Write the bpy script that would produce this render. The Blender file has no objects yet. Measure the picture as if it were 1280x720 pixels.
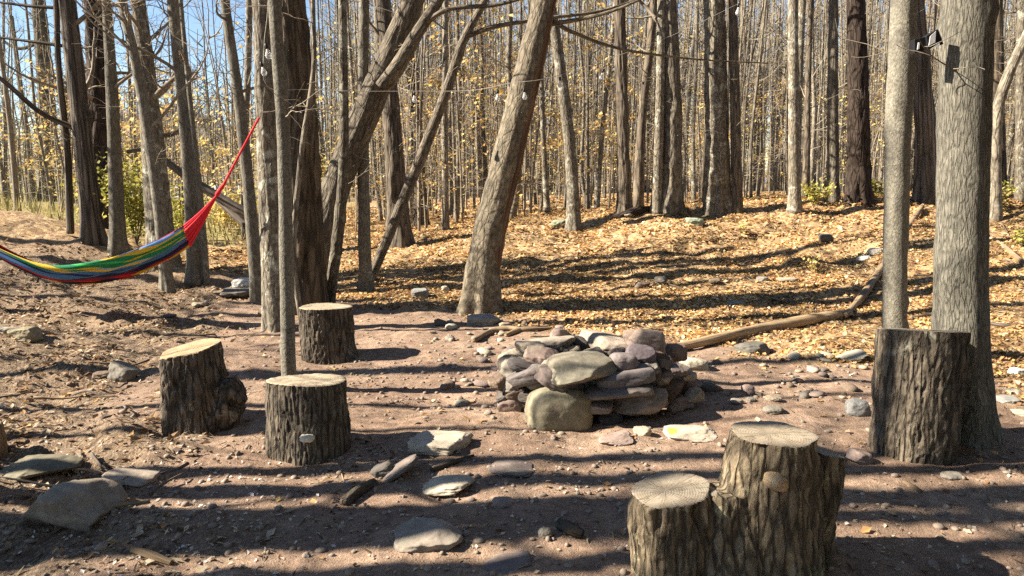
import bpy, bmesh, math, random
import numpy as np
from mathutils import Vector, Matrix

random.seed(7)
RNG = np.random.default_rng(7)
R = math.radians
scene = bpy.context.scene
COL = scene.collection

# ------------------------------------------------------------------ camera model
CAM = np.array([0.0, 0.0, 1.6])
F = 925.0
PITCH = math.atan(132 / F)
FW = np.array([0, math.cos(PITCH), -math.sin(PITCH)])
UP = np.array([0, math.sin(PITCH), math.cos(PITCH)])


def ray(px, py):
    return FW + (px - 640) / F * np.array([1.0, 0, 0]) + (360 - py) / F * UP


def P(px, py, Y):
    d = ray(px, py)
    return CAM + d * (Y / d[1])


def pw(w, px, py, Y):
    """world length of w pixels at depth Y"""
    return w / F * (Y / ray(px, py)[1])


# ------------------------------------------------------------------ numpy noise
_perm = np.random.default_rng(3).permutation(256)
_perm = np.concatenate([_perm, _perm, _perm])
_g = np.random.default_rng(4).normal(size=(256, 3))
_g /= np.linalg.norm(_g, axis=1)[:, None]


def pn(p):
    p = np.asarray(p, float)
    i = np.floor(p).astype(int)
    f = p - i
    i &= 255
    u = f * f * f * (f * (f * 6 - 15) + 10)

    def gr(a, b, c):
        h = _perm[_perm[_perm[(i[:, 0] + a) & 255] + ((i[:, 1] + b) & 255)] + ((i[:, 2] + c) & 255)]
        return (_g[h] * (f - np.array([a, b, c]))).sum(1)
    x, y, z = u[:, 0], u[:, 1], u[:, 2]
    l = lambda a, b, t: a + (b - a) * t
    return l(l(l(gr(0, 0, 0), gr(1, 0, 0), x), l(gr(0, 1, 0), gr(1, 1, 0), x), y),
             l(l(gr(0, 0, 1), gr(1, 0, 1), x), l(gr(0, 1, 1), gr(1, 1, 1), x), y), z) * 1.6


def fbm(p, o=4, g=.5):
    p = np.asarray(p, float)
    s = np.zeros(len(p)); a = 1.0
    for k in range(o):
        s += a * pn(p * 2 ** k + 17.3 * k); a *= g
    return s


def sstep(a, b, x):
    t = np.clip((x - a) / (b - a), 0, 1)
    return t * t * (3 - 2 * t)


# ------------------------------------------------------------------ terrain
_A = []
for y in (-8, -3, 0, 2, 3.2, 4.6, 6):
    for a in (-1.6, -.8, -.4, 0, .4, .8, 1.6):
        z = 0.0
        if a <= -.8 and y > 3: z = .12
        _A.append((a * (max(y, 0) + 2.5), y, z))
for px, py, Y in [(860, 447, 6.7), (1060, 442, 6.85), (1280, 450, 6.6), (700, 400, 8.5), (560, 392, 8.9), (900, 388, 9.0), (1040, 380, 9.2),
                  (1100, 350, 10.2), (1280, 360, 9.2), (1280, 310, 10.9), (1100, 300, 12.0), (960, 320, 11.7), (820, 330, 11.8), (720, 325, 12.3),
                  (1100, 262, 14), (1280, 256, 13), (980, 264, 14.3), (900, 268, 14.5), (800, 272, 14.8), (720, 280, 15), (650, 276, 17), (1500, 256, 12.5), (1500, 330, 9.8),
                  (560, 305, 14.5), (500, 318, 13.5), (480, 345, 12.0), (600, 345, 11.6), (540, 284, 19), (460, 368, 10.6), (320, 377, 10.0), (205, 366, 10.6), (410, 378, 10),
                  (0, 270, 13), (60, 276, 13), (110, 302, 12.2), (150, 320, 11.7), (230, 354, 11), (280, 335, 13.0), (0, 332, 10.6), (0, 388, 8.8), (0, 430, 7.0), (100, 345, 10.7), (100, 395, 8.8),
                  (-200, 268, 12), (-200, 330, 9.8), (-200, 420, 7.2), (-500, 270, 10.5), (-500, 400, 6.5), (190, 300, 18), (100, 268, 20), (300, 290, 20), (400, 300, 17)]:
    p = P(px, py, Y)
    _A.append(tuple(p))
_A += [(10, 25, 1.0), (22, 25, 1.1), (4, 25, .8), (-1, 25, .5), (-6, 26, .15), (-15, 27, .1), (-28, 25, .6), (25, 45, 1.0), (10, 45, .9), (0, 45, .6), (-12, 45, 0), (-30, 45, 0), (-60, 45, 0),
       (60, 45, 1), (40, 80, .9), (0, 80, .6), (-30, 80, 0), (-70, 80, 0), (90, 80, 1), (0, 200, .6), (-150, 200, 0), (150, 200, .8), (0, 600, .5), (-450, 600, 0), (450, 600, .5)]
_A = np.array(_A)


def warp(x, y):
    k = np.maximum(y, 0) + 2.5
    return np.stack([x / k * 2.2, np.log(k) * 2.2 + np.minimum(y, 0) * .2], -1)


_W = warp(_A[:, 0], _A[:, 1])


def _phi(r):
    return np.where(r > 1e-9, r * r * np.log(np.maximum(r, 1e-9)), 0)


def _fit():
    n = len(_W)
    d = np.linalg.norm(_W[:, None] - _W[None], axis=-1)
    M = np.zeros((n + 3, n + 3))
    M[:n, :n] = _phi(d) + np.eye(n) * .012
    M[:n, n] = 1; M[:n, n + 1:] = _W
    M[n, :n] = 1; M[n + 1:, :n] = _W.T
    return np.linalg.solve(M, np.concatenate([_A[:, 2], np.zeros(3)]))


_C = _fit()


def litter_mask(x, y):
    """1 where the woods' leaf litter covers the soil"""
    n = fbm(np.stack([x * .9, y * .9, 0 * x], -1), 4)
    m = sstep(-.5, .6, y - (8.5 - .75 * x) + n * .9)
    left = sstep(-2.0, -3.4, x + .15 * (y - 8))
    m = np.where(x < -2.2, np.maximum(sstep(10.9, 12.6, y + n * .5), m * (1 - left)), m)
    return m


def straw_mask(x, y):
    n = fbm(np.stack([x * .8 + 9, y * .8, 0 * x], -1), 4)
    return sstep(-.3, .6, -(x + 1.7 + .28 * np.maximum(y - 3, 0)) + n * .8) * sstep(-4, 2, y)


def ground_z(x, y):
    x = np.atleast_1d(np.asarray(x, float)); y = np.atleast_1d(np.asarray(y, float))
    z = np.empty(len(x))
    for s in range(0, len(x), 20000):
        w = warp(x[s:s + 20000], y[s:s + 20000])
        d = np.linalg.norm(w[:, None] - _W[None], axis=-1)
        z[s:s + 20000] = _phi(d) @ _C[:len(_W)] + _C[len(_W)] + w @ _C[len(_W) + 1:]
    z = np.clip(z, -.6, 2.2)
    p = np.stack([x, y, 0 * x], -1)
    lf = litter_mask(x, y) * .7 + straw_mask(x, y)
    k = 1 / (1 + np.maximum(y - 25, 0) * .02)
    z += (.035 * fbm(p * .9, 3) + .017 * fbm(p * 3.1 + 5, 3) + .006 * fbm(p * 10 + 2, 3) + lf * (.055 * fbm(p * 1.9 + 31, 3) + .022 * fbm(p * 7 + 3, 2))) * k
    bank = sstep(10.2, 11.5, y) * sstep(17, 14.5, y) * sstep(-2.5, 0, x)
    z += bank * (.16 * fbm(np.stack([x * .55, y * .8, 0 * x + 3], -1), 3) + .05 * fbm(p * 2.6 + 11, 2))
    lb = sstep(-2.6, -4.2, x) * sstep(6.5, 8.5, y) * sstep(15, 12, y)
    z += lb * (.10 * fbm(np.stack([x * .8, y * .9, 0 * x + 13], -1), 3) + .05 * fbm(p * 3 + 21, 2))
    return z


def gz(x, y):
    return float(ground_z([x], [y])[0])


_YS = np.concatenate([np.arange(1.5, 25, .05), np.arange(25, 120, .5)])


def G(px, py):
    d = ray(px, py)
    X = d[0] / d[1] * _YS
    Z = CAM[2] + d[2] / d[1] * _YS
    g = ground_z(X, _YS)
    k = np.where(Z <= g)[0]
    if len(k) == 0: raise ValueError('no ground %s %s' % (px, py))
    k = k[0]
    a, b = (Z[k - 1] - g[k - 1], Z[k] - g[k]) if k else (0, -1)
    Y = _YS[k - 1] + (_YS[k] - _YS[k - 1]) * a / (a - b + 1e-9)
    p = P(px, py, Y)
    return np.array([p[0], Y, gz(p[0], Y)])


# ------------------------------------------------------------------ object helpers
def tag(o, label=None, cat=None, group=None, kind=None):
    if label: o['label'] = label
    if cat: o['category'] = cat
    if group: o['group'] = group
    if kind: o['kind'] = kind
    return o


def empty(name, loc, label=None, cat=None, group=None):
    o = bpy.data.objects.new(name, None)
    o.empty_display_size = .1
    COL.objects.link(o)
    o.location = tuple(loc)
    return tag(o, label, cat, group)


class MB:
    def __init__(s):
        s.V, s.Q, s.T, s.B, s.C, s.n = [], [], [], [], [], 0
        s.MQ, s.MT = [], []

    def add(s, V, Q=None, T=None, bk=None, col=None, mi=0):
        V = np.asarray(V, float).reshape(-1, 3)
        if Q is not None and len(Q):
            s.Q.append(np.asarray(Q).reshape(-1, 4) + s.n); s.MQ.append(np.full(len(s.Q[-1]), mi))
        if T is not None and len(T):
            s.T.append(np.asarray(T).reshape(-1, 3) + s.n); s.MT.append(np.full(len(s.T[-1]), mi))
        s.V.append(V)
        s.B.append(V if bk is None else np.asarray(bk, float))
        c = np.zeros((len(V), 3)) if col is None else np.broadcast_to(np.asarray(col, float), (len(V), 3))
        s.C.append(c)
        s.n += len(V)

    def mesh(s, name, mats, origin=(0, 0, 0), smooth=True):
        me = bpy.data.meshes.new(name)
        V = np.concatenate(s.V) - np.asarray(origin)
        Q = np.concatenate(s.Q) if s.Q else np.zeros((0, 4), int)
        T = np.concatenate(s.T) if s.T else np.zeros((0, 3), int)
        me.vertices.add(len(V))
        me.vertices.foreach_set('co', V.astype(np.float32).ravel())
        nl = Q.size + T.size
        me.loops.add(nl)
        me.loops.foreach_set('vertex_index', np.concatenate([Q.ravel(), T.ravel()]).astype(np.int32))
        me.polygons.add(len(Q) + len(T))
        st = np.concatenate([np.arange(len(Q)) * 4, Q.size + np.arange(len(T)) * 3]).astype(np.int32)
        me.polygons.foreach_set('loop_start', st)
        me.polygons.foreach_set('use_smooth', np.full(len(Q) + len(T), smooth))
        mats = mats if isinstance(mats, (list, tuple)) else [mats]
        for m in mats: me.materials.append(m)
        mi = np.concatenate((s.MQ or [np.zeros(0)]) + (s.MT or [np.zeros(0)])).astype(np.int32)
        me.polygons.foreach_set('material_index', mi)
        a = me.attributes.new('bk', 'FLOAT_VECTOR', 'POINT')
        a.data.foreach_set('vector', np.concatenate(s.B).astype(np.float32).ravel())
        c = np.concatenate(s.C)
        if c.any():
            a = me.attributes.new('tint', 'FLOAT_VECTOR', 'POINT')
            a.data.foreach_set('vector', c.astype(np.float32).ravel())
        me.update(calc_edges=True)
        return me

    def build(s, name, mats, parent=None, origin=None, smooth=True, loc=None):
        if origin is None:
            origin = np.array(parent.location) if parent is not None and parent.parent is None else (0, 0, 0)
        o = bpy.data.objects.new(name, s.mesh(name, mats, origin, smooth))
        COL.objects.link(o)
        if parent is not None: o.parent = parent
        elif loc is not None: o.location = tuple(loc)
        return o


def spline(pts, n):
    """Catmull-Rom through points (k,d) -> (n,d), even in parameter length"""
    p = np.asarray(pts, float)
    if len(p) < 3:
        t = np.linspace(0, 1, n)[:, None]
        return p[0] * (1 - t) + p[-1] * t
    q = np.concatenate([[2 * p[0] - p[1]], p, [2 * p[-1] - p[-2]]])
    L = np.concatenate([[0], np.cumsum(np.linalg.norm(np.diff(p[:, :3], axis=0), axis=1))])
    s = np.linspace(0, L[-1], n)
    k = np.clip(np.searchsorted(L, s, side='right') - 1, 0, len(p) - 2)
    t = ((s - L[k]) / np.maximum(L[k + 1] - L[k], 1e-9))[:, None]
    a, b, c, d = q[k], q[k + 1], q[k + 2], q[k + 3]
    return .5 * (2 * b + (c - a) * t + (2 * a - 5 * b + 4 * c - d) * t ** 2 + (3 * b - 3 * c + d - a) * t ** 3)


def tube(mb, pts, rad, ns=8, cap=True, disp=None, col=None, mi=0, seed=0.0, flat=None):
    """swept tube; disp(theta array, length array, bk) -> radius factor"""
    pts = np.asarray(pts, float); rad = np.broadcast_to(np.asarray(rad, float), (len(pts),))
    n = len(pts)
    tg = np.gradient(pts, axis=0); tg /= np.linalg.norm(tg, axis=1)[:, None] + 1e-12
    ref = np.array([1.0, 0, 0]) if abs(tg[0][0]) < .8 else np.array([0, 1.0, 0])
    U = np.empty_like(pts); u = ref
    for i in range(n):
        u = u - tg[i] * (u @ tg[i]); u /= np.linalg.norm(u); U[i] = u
    W = np.cross(tg, U)
    th = np.linspace(0, 2 * math.pi, ns, endpoint=False)
    L = np.concatenate([[0], np.cumsum(np.linalg.norm(np.diff(pts, axis=0), axis=1))])
    c, s_ = np.cos(th), np.sin(th)
    r0 = float(np.median(rad))
    bk = np.stack([np.broadcast_to(c * r0, (n, ns)), np.broadcast_to(s_ * r0, (n, ns)), np.broadcast_to(L[:, None], (n, ns))], -1).reshape(-1, 3)
    bk = bk + np.array([seed * 3.7, seed * 1.9, seed * 5.3])
    rr = np.broadcast_to(rad[:, None], (n, ns)).copy()
    if disp is not None:
        rr *= disp(np.broadcast_to(th, (n, ns)).ravel(), np.broadcast_to(L[:, None], (n, ns)).ravel(), bk).reshape(n, ns)
    V = pts[:, None, :] + rr[..., None] * (c[None, :, None] * U[:, None, :] + s_[None, :, None] * W[:, None, :])
    i = np.arange(n - 1)[:, None] * ns; j = np.arange(ns)[None]; j2 = (j + 1) % ns
    Q = np.stack([i + j, i + j2, i + ns + j2, i + ns + j], -1).reshape(-1, 4)
    V = V.reshape(-1, 3)
    T = []
    if cap:
        V = np.concatenate([V, pts[:1], pts[-1:]]); bk = np.concatenate([bk, bk[:1], bk[-1:]])
        a = n * ns
        T += [(a, (k + 1) % ns, k) for k in range(ns)]
        T += [(a + 1, (n - 1) * ns + k, (n - 1) * ns + (k + 1) % ns) for k in range(ns)]
    mb.add(V, Q, T, bk, col, mi)


# ------------------------------------------------------------------ materials
class NT:
    def __init__(s, name):
        s.m = bpy.data.materials.new(name); s.m.use_nodes = True
        s.t = s.m.node_tree; s.t.nodes.clear()
        s.out = s.n('ShaderNodeOutputMaterial')
        s.b = s.n('ShaderNodeBsdfPrincipled')
        s.b.inputs['Roughness'].default_value = .85
        s.b.inputs['Specular IOR Level'].default_value = .25
        s.l(s.b.outputs[0], s.out.inputs[0])

    def n(s, k, **kw):
        o = s.t.nodes.new(k)
        for a, v in kw.items():
            if hasattr(o, a): setattr(o, a, v)
            else: o.inputs[a.replace('_', ' ')].default_value = v
        return o

    def l(s, a, b): s.t.links.new(a, b)

    def attr(s, name): return s.n('ShaderNodeAttribute', attribute_name=name).outputs['Vector']

    def mp(s, v, sc):
        m = s.n('ShaderNodeMapping'); m.inputs['Scale'].default_value = sc; s.l(v, m.inputs['Vector']); return m.outputs[0]

    def noise(s, v, scale, detail=5, rough=.6, dist=0):
        o = s.n('ShaderNodeTexNoise'); o.inputs['Scale'].default_value = scale; o.inputs['Detail'].default_value = detail
        o.inputs['Roughness'].default_value = rough; o.inputs['Distortion'].default_value = dist
        s.l(v, o.inputs['Vector']); return o.outputs['Fac']

    def vor(s, v, scale, feature='F1'):
        o = s.n('ShaderNodeTexVoronoi', feature=feature); o.inputs['Scale'].default_value = scale
        s.l(v, o.inputs['Vector']); return o

    def ramp(s, f, *st, interp='LINEAR'):
        o = s.n('ShaderNodeValToRGB'); e = o.color_ramp.elements; o.color_ramp.interpolation = interp
        while len(e) < len(st): e.new(.5)
        for k, (p, c) in enumerate(st):
            e[k].position = p
            c = (c, c, c) if not isinstance(c, (tuple, list)) else c
            e[k].color = (*c[:3], 1)
        s.l(f, o.inputs[0]); return o.outputs[0]

    def mix(s, f, a, b, mode='MIX'):
        o = s.n('ShaderNodeMix', data_type='RGBA', blend_type=mode)
        for v, i in ((f, 0), (a, 6), (b, 7)):
            if isinstance(v, (int, float)): o.inputs[i].default_value = v
            elif isinstance(v, (tuple, list)): o.inputs[i].default_value = (*v[:3], 1)
            else: s.l(v, o.inputs[i])
        return o.outputs[2]

    def math(s, op, a, b=0.0):
        o = s.n('ShaderNodeMath', operation=op)
        for v, i in ((a, 0), (b, 1)):
            if isinstance(v, (int, float)): o.inputs[i].default_value = v
            else: s.l(v, o.inputs[i])
        return o.outputs[0]

    def bump(s, h, strength, dist, prev=None):
        o = s.n('ShaderNodeBump'); o.inputs['Strength'].default_value = strength; o.inputs['Distance'].default_value = dist
        s.l(h, o.inputs['Height'])
        if prev is not None: s.l(prev, o.inputs['Normal'])
        return o.outputs[0]

    def done(s, col, nrm=None, rough=None):
        if isinstance(col, (tuple, list)): s.b.inputs['Base Color'].default_value = (*col, 1)
        else: s.l(col, s.b.inputs['Base Color'])
        if nrm is not None: s.l(nrm, s.b.inputs['Normal'])
        if rough is not None: s.b.inputs['Roughness'].default_value = rough
        return s.m


def bark(name, dark, light, k=22, st=.16, fis=.5, bump=.8, dist=.012, lich=None, lk=.58, ring=0):
    m = NT(name)
    v = m.attr('bk')
    sv = m.mp(v, (1, 1, st))
    n1 = m.noise(sv, k, 7, .68, .6)
    n2 = m.noise(v, 2.2, 5, .65)
    vo = m.vor(m.mp(v, (1, 1, st * .7)), k * .75, 'DISTANCE_TO_EDGE')
    wob = m.math('ADD', vo.outputs['Distance'], m.math('MULTIPLY', m.math('SUBTRACT', n1, .5), .25))
    crack = m.ramp(wob, (.0, 0.0), (.16, 1.0))
    c = m.ramp(n1, (.28, dark), (.72, light))
    c = m.mix(m.ramp(n2, (.35, 0.0), (.65, 1.0)), m.mix(.45, c, dark), c)
    cf = m.mix(fis, (1, 1, 1), m.ramp(crack, (0, .25), (1, 1.0)))
    c = m.mix(1.0, c, cf, 'MULTIPLY')
    if lich:
        ln = m.noise(v, 5.5, 6, .7, .3)
        c = m.mix(m.ramp(ln, (lk, 0.0), (lk + .09, .75)), c, lich)
    ob = m.n('ShaderNodeObjectInfo')
    val = m.ramp(ob.outputs['Random'], (0, .72), (1, 1.2))
    c = m.mix(1.0, c, val, 'MULTIPLY')
    h = m.math('ADD', m.math('MULTIPLY', crack, fis), m.math('MULTIPLY', n1, .8))
    nr = m.bump(h, bump, dist)
    nr = m.bump(m.noise(v, 160, 4, .7), .25, .003, nr)
    return m.done(c, nr, .9)


M = {}
M['smooth_bark'] = bark('smooth_grey_bark', (.085, .075, .058), (.30, .268, .205), 34, .42, .28, .7, .008, (.40, .40, .33), .60)
M['beech_bark'] = bark('pale_grey_bark', (.05, .041, .03), (.29, .24, .165), 32, .38, .4, 1, .014, (.13, .11, .08), .60)
M['rough_bark'] = bark('rough_brown_bark', (.055, .042, .03), (.24, .18, .115), 20, .13, .7, 1, .022, (.25, .24, .17), .66)
M['shag_bark'] = bark('shaggy_bark', (.06, .05, .04), (.27, .22, .17), 22, .06, .75, 1, .025)
M['dark_bark'] = bark('dark_bark', (.022, .015, .011), (.085, .058, .042), 22, .3, .7, 1, .02)
M['mottled_bark'] = bark('mottled_bark', (.075, .063, .047), (.30, .255, .185), 30, .36, .5, .9, .015, (.42, .41, .33), .54)
M['wood_bark'] = bark('forest_bark', (.06, .05, .038), (.40, .34, .25), 24, .28, .5, .9, .015, (.38, .37, .30), .60)
M['far_bark'] = bark('far_forest_bark', (.11, .09, .065), (.42, .35, .25), 14, .2, .2, .3, .01)
M['mid_bark'] = bark('grey_brown_bark', (.055, .046, .035), (.27, .222, .16), 30, .3, .5, .9, .015, (.33, .31, .23), .64)
M['sleek_bark'] = bark('sleek_grey_bark', (.085, .077, .06), (.33, .30, .23), 60, .7, .22, .8, .008, (.09, .08, .065), .54)
M['fissured_bark'] = bark('finely_fissured_bark', (.075, .069, .054), (.35, .32, .25), 95, .2, .45, 1, .010, (.16, .145, .11), .64)
M['dark_wood_bark'] = bark('dark_forest_bark', (.045, .036, .027), (.24, .19, .135), 22, .15, .6, 1, .018)
M['twig'] = bark('twig_bark', (.13, .105, .075), (.40, .335, .25), 30, .2, .2, .3, .004)
M['stump_bark'] = bark('stump_bark', (.045, .035, .027), (.31, .25, .175), 30, .24, .7, 1, .018, (.38, .36, .27), .60)
M['stump_dark'] = bark('dark_stump_bark', (.03, .023, .018), (.22, .17, .12), 30, .26, .75, 1, .018, (.44, .43, .36), .62)
M['stump_seat'] = bark('weathered_stump_bark', (.045, .033, .022), (.34, .265, .165), 34, .22, .75, 1, .018, (.40, .36, .22), .58)
M['log'] = bark('fallen_wood', (.13, .085, .05), (.40, .29, .17), 26, .08, .4, .7, .008)
M['tan_log'] = bark('tan_weathered_wood', (.24, .15, .08), (.62, .46, .27), 26, .07, .25, .6, .008)
M['grey_log'] = bark('grey_dead_wood', (.07, .055, .045), (.24, .19, .15), 26, .08, .5, .8, .01)
M['red_wood'] = bark('bare_red_wood', (.06, .034, .021), (.22, .125, .07), 24, .05, .5, .8, .012)


def mat_cut():
    m = NT('sawn_wood')
    v = m.attr('bk')
    dist = m.n('ShaderNodeVectorMath', operation='LENGTH')
    wv = m.n('ShaderNodeVectorMath', operation='MULTIPLY_ADD')
    nz = m.n('ShaderNodeTexNoise'); nz.inputs['Scale'].default_value = 7; m.l(v, nz.inputs['Vector'])
    m.l(nz.outputs['Color'], wv.inputs[0]); wv.inputs[1].default_value = (.035, .035, 0); m.l(v, wv.inputs[2])
    m.l(wv.outputs[0], dist.inputs[0])
    d = dist.outputs['Value']
    ring = m.math('SINE', m.math('MULTIPLY', d, 620.0))
    n = m.noise(v, 9, 6, .7)
    ob = m.n('ShaderNodeObjectInfo')
    base = m.ramp(n, (.3, (.55, .5, .44)), (.55, (.85, .83, .8)), (.75, (1, 1, 1)))
    c = m.mix(1.0, ob.outputs['Color'], base, 'MULTIPLY')
    c = m.mix(1.0, c, m.ramp(ring, (.1, .70), (.9, 1.0)), 'MULTIPLY')
    an = m.n('ShaderNodeSeparateXYZ'); m.l(v, an.inputs[0])
    at = m.math('ARCTAN2', an.outputs[0], an.outputs[1])
    cr = m.n('ShaderNodeCombineXYZ'); m.l(m.math('MULTIPLY', at, 3.0), cr.inputs[0]); m.l(m.math('MULTIPLY', d, 2.0), cr.inputs[1])
    ck = m.noise(cr.outputs[0], 1.0, 4, .6)
    crk = m.ramp(m.math('ABSOLUTE', m.math('SUBTRACT', ck, .5)), (0, .42), (.008, 1.0))
    c = m.mix(1.0, c, crk, 'MULTIPLY')
    saw = m.noise(m.mp(v, (7, 130, 7)), 1.0, 3, .6)
    c = m.mix(1.0, c, m.ramp(saw, (.3, .84), (.7, 1.06)), 'MULTIPLY')
    st_ = m.noise(v, 4.5, 5, .7, .8)
    c = m.mix(m.ramp(st_, (.5, 0.0), (.68, .5)), c, (.17, .125, .085))
    c = m.mix(1.0, c, m.ramp(d, (.0, .72), (.05, .95), (.16, 1.0)), 'MULTIPLY')
    nr = m.bump(n, .3, .003)
    nr = m.bump(crk, .6, .006, nr)
    return m.done(c, nr, .8)


M['cut'] = mat_cut()


def mat_rock():
    m = NT('fieldstone')
    tc = m.n('ShaderNodeTexCoord').outputs['Object']
    ob = m.n('ShaderNodeObjectInfo')
    off = m.n('ShaderNodeVectorMath', operation='ADD')
    sc = m.n('ShaderNodeVectorMath', operation='SCALE'); sc.inputs[0].default_value = (13, 7, 29); m.l(ob.outputs['Random'], sc.inputs['Scale'])
    m.l(tc, off.inputs[0]); m.l(sc.outputs[0], off.inputs[1]); v = off.outputs[0]
    n1 = m.noise(v, 9, 7, .7); n2 = m.noise(v, 45, 5, .6); n3 = m.noise(v, 3.0, 4, .6, .5)
    c = m.mix(1.0, ob.outputs['Color'], m.ramp(n1, (.3, .62), (.7, 1.2)), 'MULTIPLY')
    c = m.mix(1.0, c, m.ramp(n2, (.35, .88), (.65, 1.08)), 'MULTIPLY')
    c = m.mix(m.ramp(n3, (.56, 0.0), (.66, .3)), c, (.30, .28, .19))
    dirt = m.noise(v, 5, 5, .7)
    c = m.mix(m.ramp(dirt, (.55, 0.0), (.7, .4)), c, (.17, .12, .09))
    nr = m.bump(n1, .45, .015); nr = m.bump(n2, .3, .003, nr)
    return m.done(c, nr, .85)


M['rock'] = mat_rock()


def mat_ground():
    m = NT('woodland_soil')
    p = m.n('ShaderNodeTexCoord').outputs['Object']
    at = m.n('ShaderNodeSeparateXYZ'); m.l(m.attr('tint'), at.inputs[0])
    litter, straw, green = at.outputs
    n1 = m.noise(p, 1.3, 6, .65); n2 = m.noise(p, 14, 6, .7); n3 = m.noise(p, 90, 4, .7)
    c = m.ramp(n1, (.3, (.185, .118, .08)), (.52, (.295, .198, .135)), (.72, (.40, .285, .20)))
    c = m.mix(1.0, c, m.ramp(n2, (.3, .52), (.7, 1.22)), 'MULTIPLY')
    c = m.mix(1.0, c, m.ramp(n3, (.3, .7), (.7, 1.22)), 'MULTIPLY')
    vo = m.vor(p, 75)
    gr = m.ramp(vo.outputs['Distance'], (.12, 1.0), (.24, 0.0))
    pick = m.n('ShaderNodeSeparateColor'); m.l(vo.outputs['Color'], pick.inputs[0])
    gr = m.math('MULTIPLY', gr, m.math('GREATER_THAN', pick.outputs[0], .72))
    c = m.mix(gr, c, (.36, .29, .23))
    # dark humus with pale straw on the left bank
    s1 = m.noise(m.mp(p, (60, 22, 20)), 1.0, 6, .7, 1.5)
    sc = m.ramp(s1, (.35, (.05, .033, .022)), (.5, (.15, .10, .06)), (.66, (.44, .34, .22)))
    c = m.mix(m.math('MULTIPLY', straw, .85), c, sc)
    # litter base
    lv = m.vor(p, 17); lc = m.n('ShaderNodeSeparateColor'); m.l(lv.outputs['Color'], lc.inputs[0])
    ll = m.ramp(lc.outputs[0], (0, (.16, .095, .05)), (.3, (.27, .165, .08)), (.6, (.38, .25, .12)), (.85, (.48, .34, .18)))
    ll = m.mix(1.0, ll, m.ramp(n2, (.3, .5), (.65, 1.1)), 'MULTIPLY')
    c = m.mix(litter, c, ll)
    gg = m.ramp(n2, (.3, (.14, .13, .04)), (.7, (.32, .27, .10)))
    c = m.mix(green, c, gg)
    h = m.math('ADD', m.math('MULTIPLY', n2, .7), m.math('MULTIPLY', n3, .35))
    h = m.math('ADD', h, m.math('MULTIPLY', gr, .25))
    nr = m.bump(h, .9, .03)
    return m.done(c, nr, .95)


M['ground'] = mat_ground()


def mat_leaf(name, trans=.35):
    m = NT(name)
    a = m.attr('tint')
    m.b.inputs['Roughness'].default_value = .75
    m.l(a, m.b.inputs['Base Color'])
    t = m.n('ShaderNodeBsdfTranslucent'); m.l(a, t.inputs[0])
    mx = m.n('ShaderNodeMixShader'); mx.inputs[0].default_value = trans
    m.l(m.b.outputs[0], mx.inputs[1]); m.l(t.outputs[0], mx.inputs[2]); m.l(mx.outputs[0], m.out.inputs[0])
    return m.m


M['leaf'] = mat_leaf('autumn_leaf')
M['fabric'] = None


def plain(name, c, rough=.6, metal=0, scale=40, var=.15):
    m = NT(name)
    tc = m.n('ShaderNodeTexCoord').outputs['Object']
    n = m.noise(tc, scale, 4, .6)
    k = m.ramp(n, (.3, 1 - var), (.7, 1 + var))
    m.b.inputs['Metallic'].default_value = metal
    return m.done(m.mix(1.0, c, k, 'MULTIPLY'), m.bump(n, .2, .002), rough)


M['black'] = plain('black_plastic', (.012, .012, .013), .45)
M['white'] = plain('white_label', (.75, .75, .73), .6, var=.05)
M['grey_rail'] = plain('grey_painted_rail', (.42, .42, .43), .6)
M['wire'] = plain('pale_cord', (.40, .36, .3), .6)
M['fungus'] = plain('pale_fungus', (.62, .55, .42), .8)
M['moss'] = plain('dry_moss', (.28, .25, .09), .95)
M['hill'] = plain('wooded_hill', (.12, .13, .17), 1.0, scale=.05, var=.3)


def mat_fabric():
    m = NT('striped_cotton')
    a = m.n('ShaderNodeSeparateXYZ'); m.l(m.attr('bk'), a.inputs[0])
    red, yel, blu, nav, grn, blk, org, wht = (.50, .015, .025), (.62, .40, .03), (.055, .15, .34), (.015, .02, .07), (.015, .20, .085), (.01, .01, .014), (.6, .16, .03), (.3, .36, .4)
    drd = (.17, .02, .04)
    st = [(0, red), (.36, yel), (.40, (.5, .3, .03)), (.42, yel), (.46, blk), (.51, nav), (.53, red), (.56, drd), (.58, nav), (.62, blk), (.65, red), (.67, drd), (.71, nav), (.75, blu), (.79, (.1, .22, .40)), (.81, blu), (.86, nav), (.88, blu), (.91, yel), (.93, wht), (.945, grn), (.99, yel), (1.03, grn), (1.07, (.05, .4, .1)), (1.09, grn), (1.13, yel), (1.17, blu), (1.21, drd)]
    st = [(p / 1.25, c) for p, c in st]
    c = m.ramp(a.outputs[0], *st, interp='CONSTANT')
    w = m.noise(m.mp(m.attr('bk'), (120, 90, 1)), 1, 3, .6)
    c = m.mix(1.0, c, m.ramp(w, (.3, .8), (.7, 1.15)), 'MULTIPLY')
    return m.done(c, m.bump(w, .3, .004), .9)


M['fabric'] = mat_fabric()
M['red_cord'] = plain('red_cotton_cord', (.60, .025, .04), .9)


def mat_glass():
    m = NT('clear_bulb_glass')
    m.b.inputs['Base Color'].default_value = (.95, .95, .93, 1)
    m.b.inputs['Roughness'].default_value = .03
    m.b.inputs['IOR'].default_value = 1.45
    m.b.inputs['Transmission Weight'].default_value = .75
    return m.m


M['glass'] = mat_glass()

# ------------------------------------------------------------------ ground sheet


def grade(lo, hi, d0, far, g=1.06):
    a = list(np.arange(lo, hi, d0)); s = d0
    while a[-1] < far: s *= g; a.append(a[-1] + s)
    return a


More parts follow.
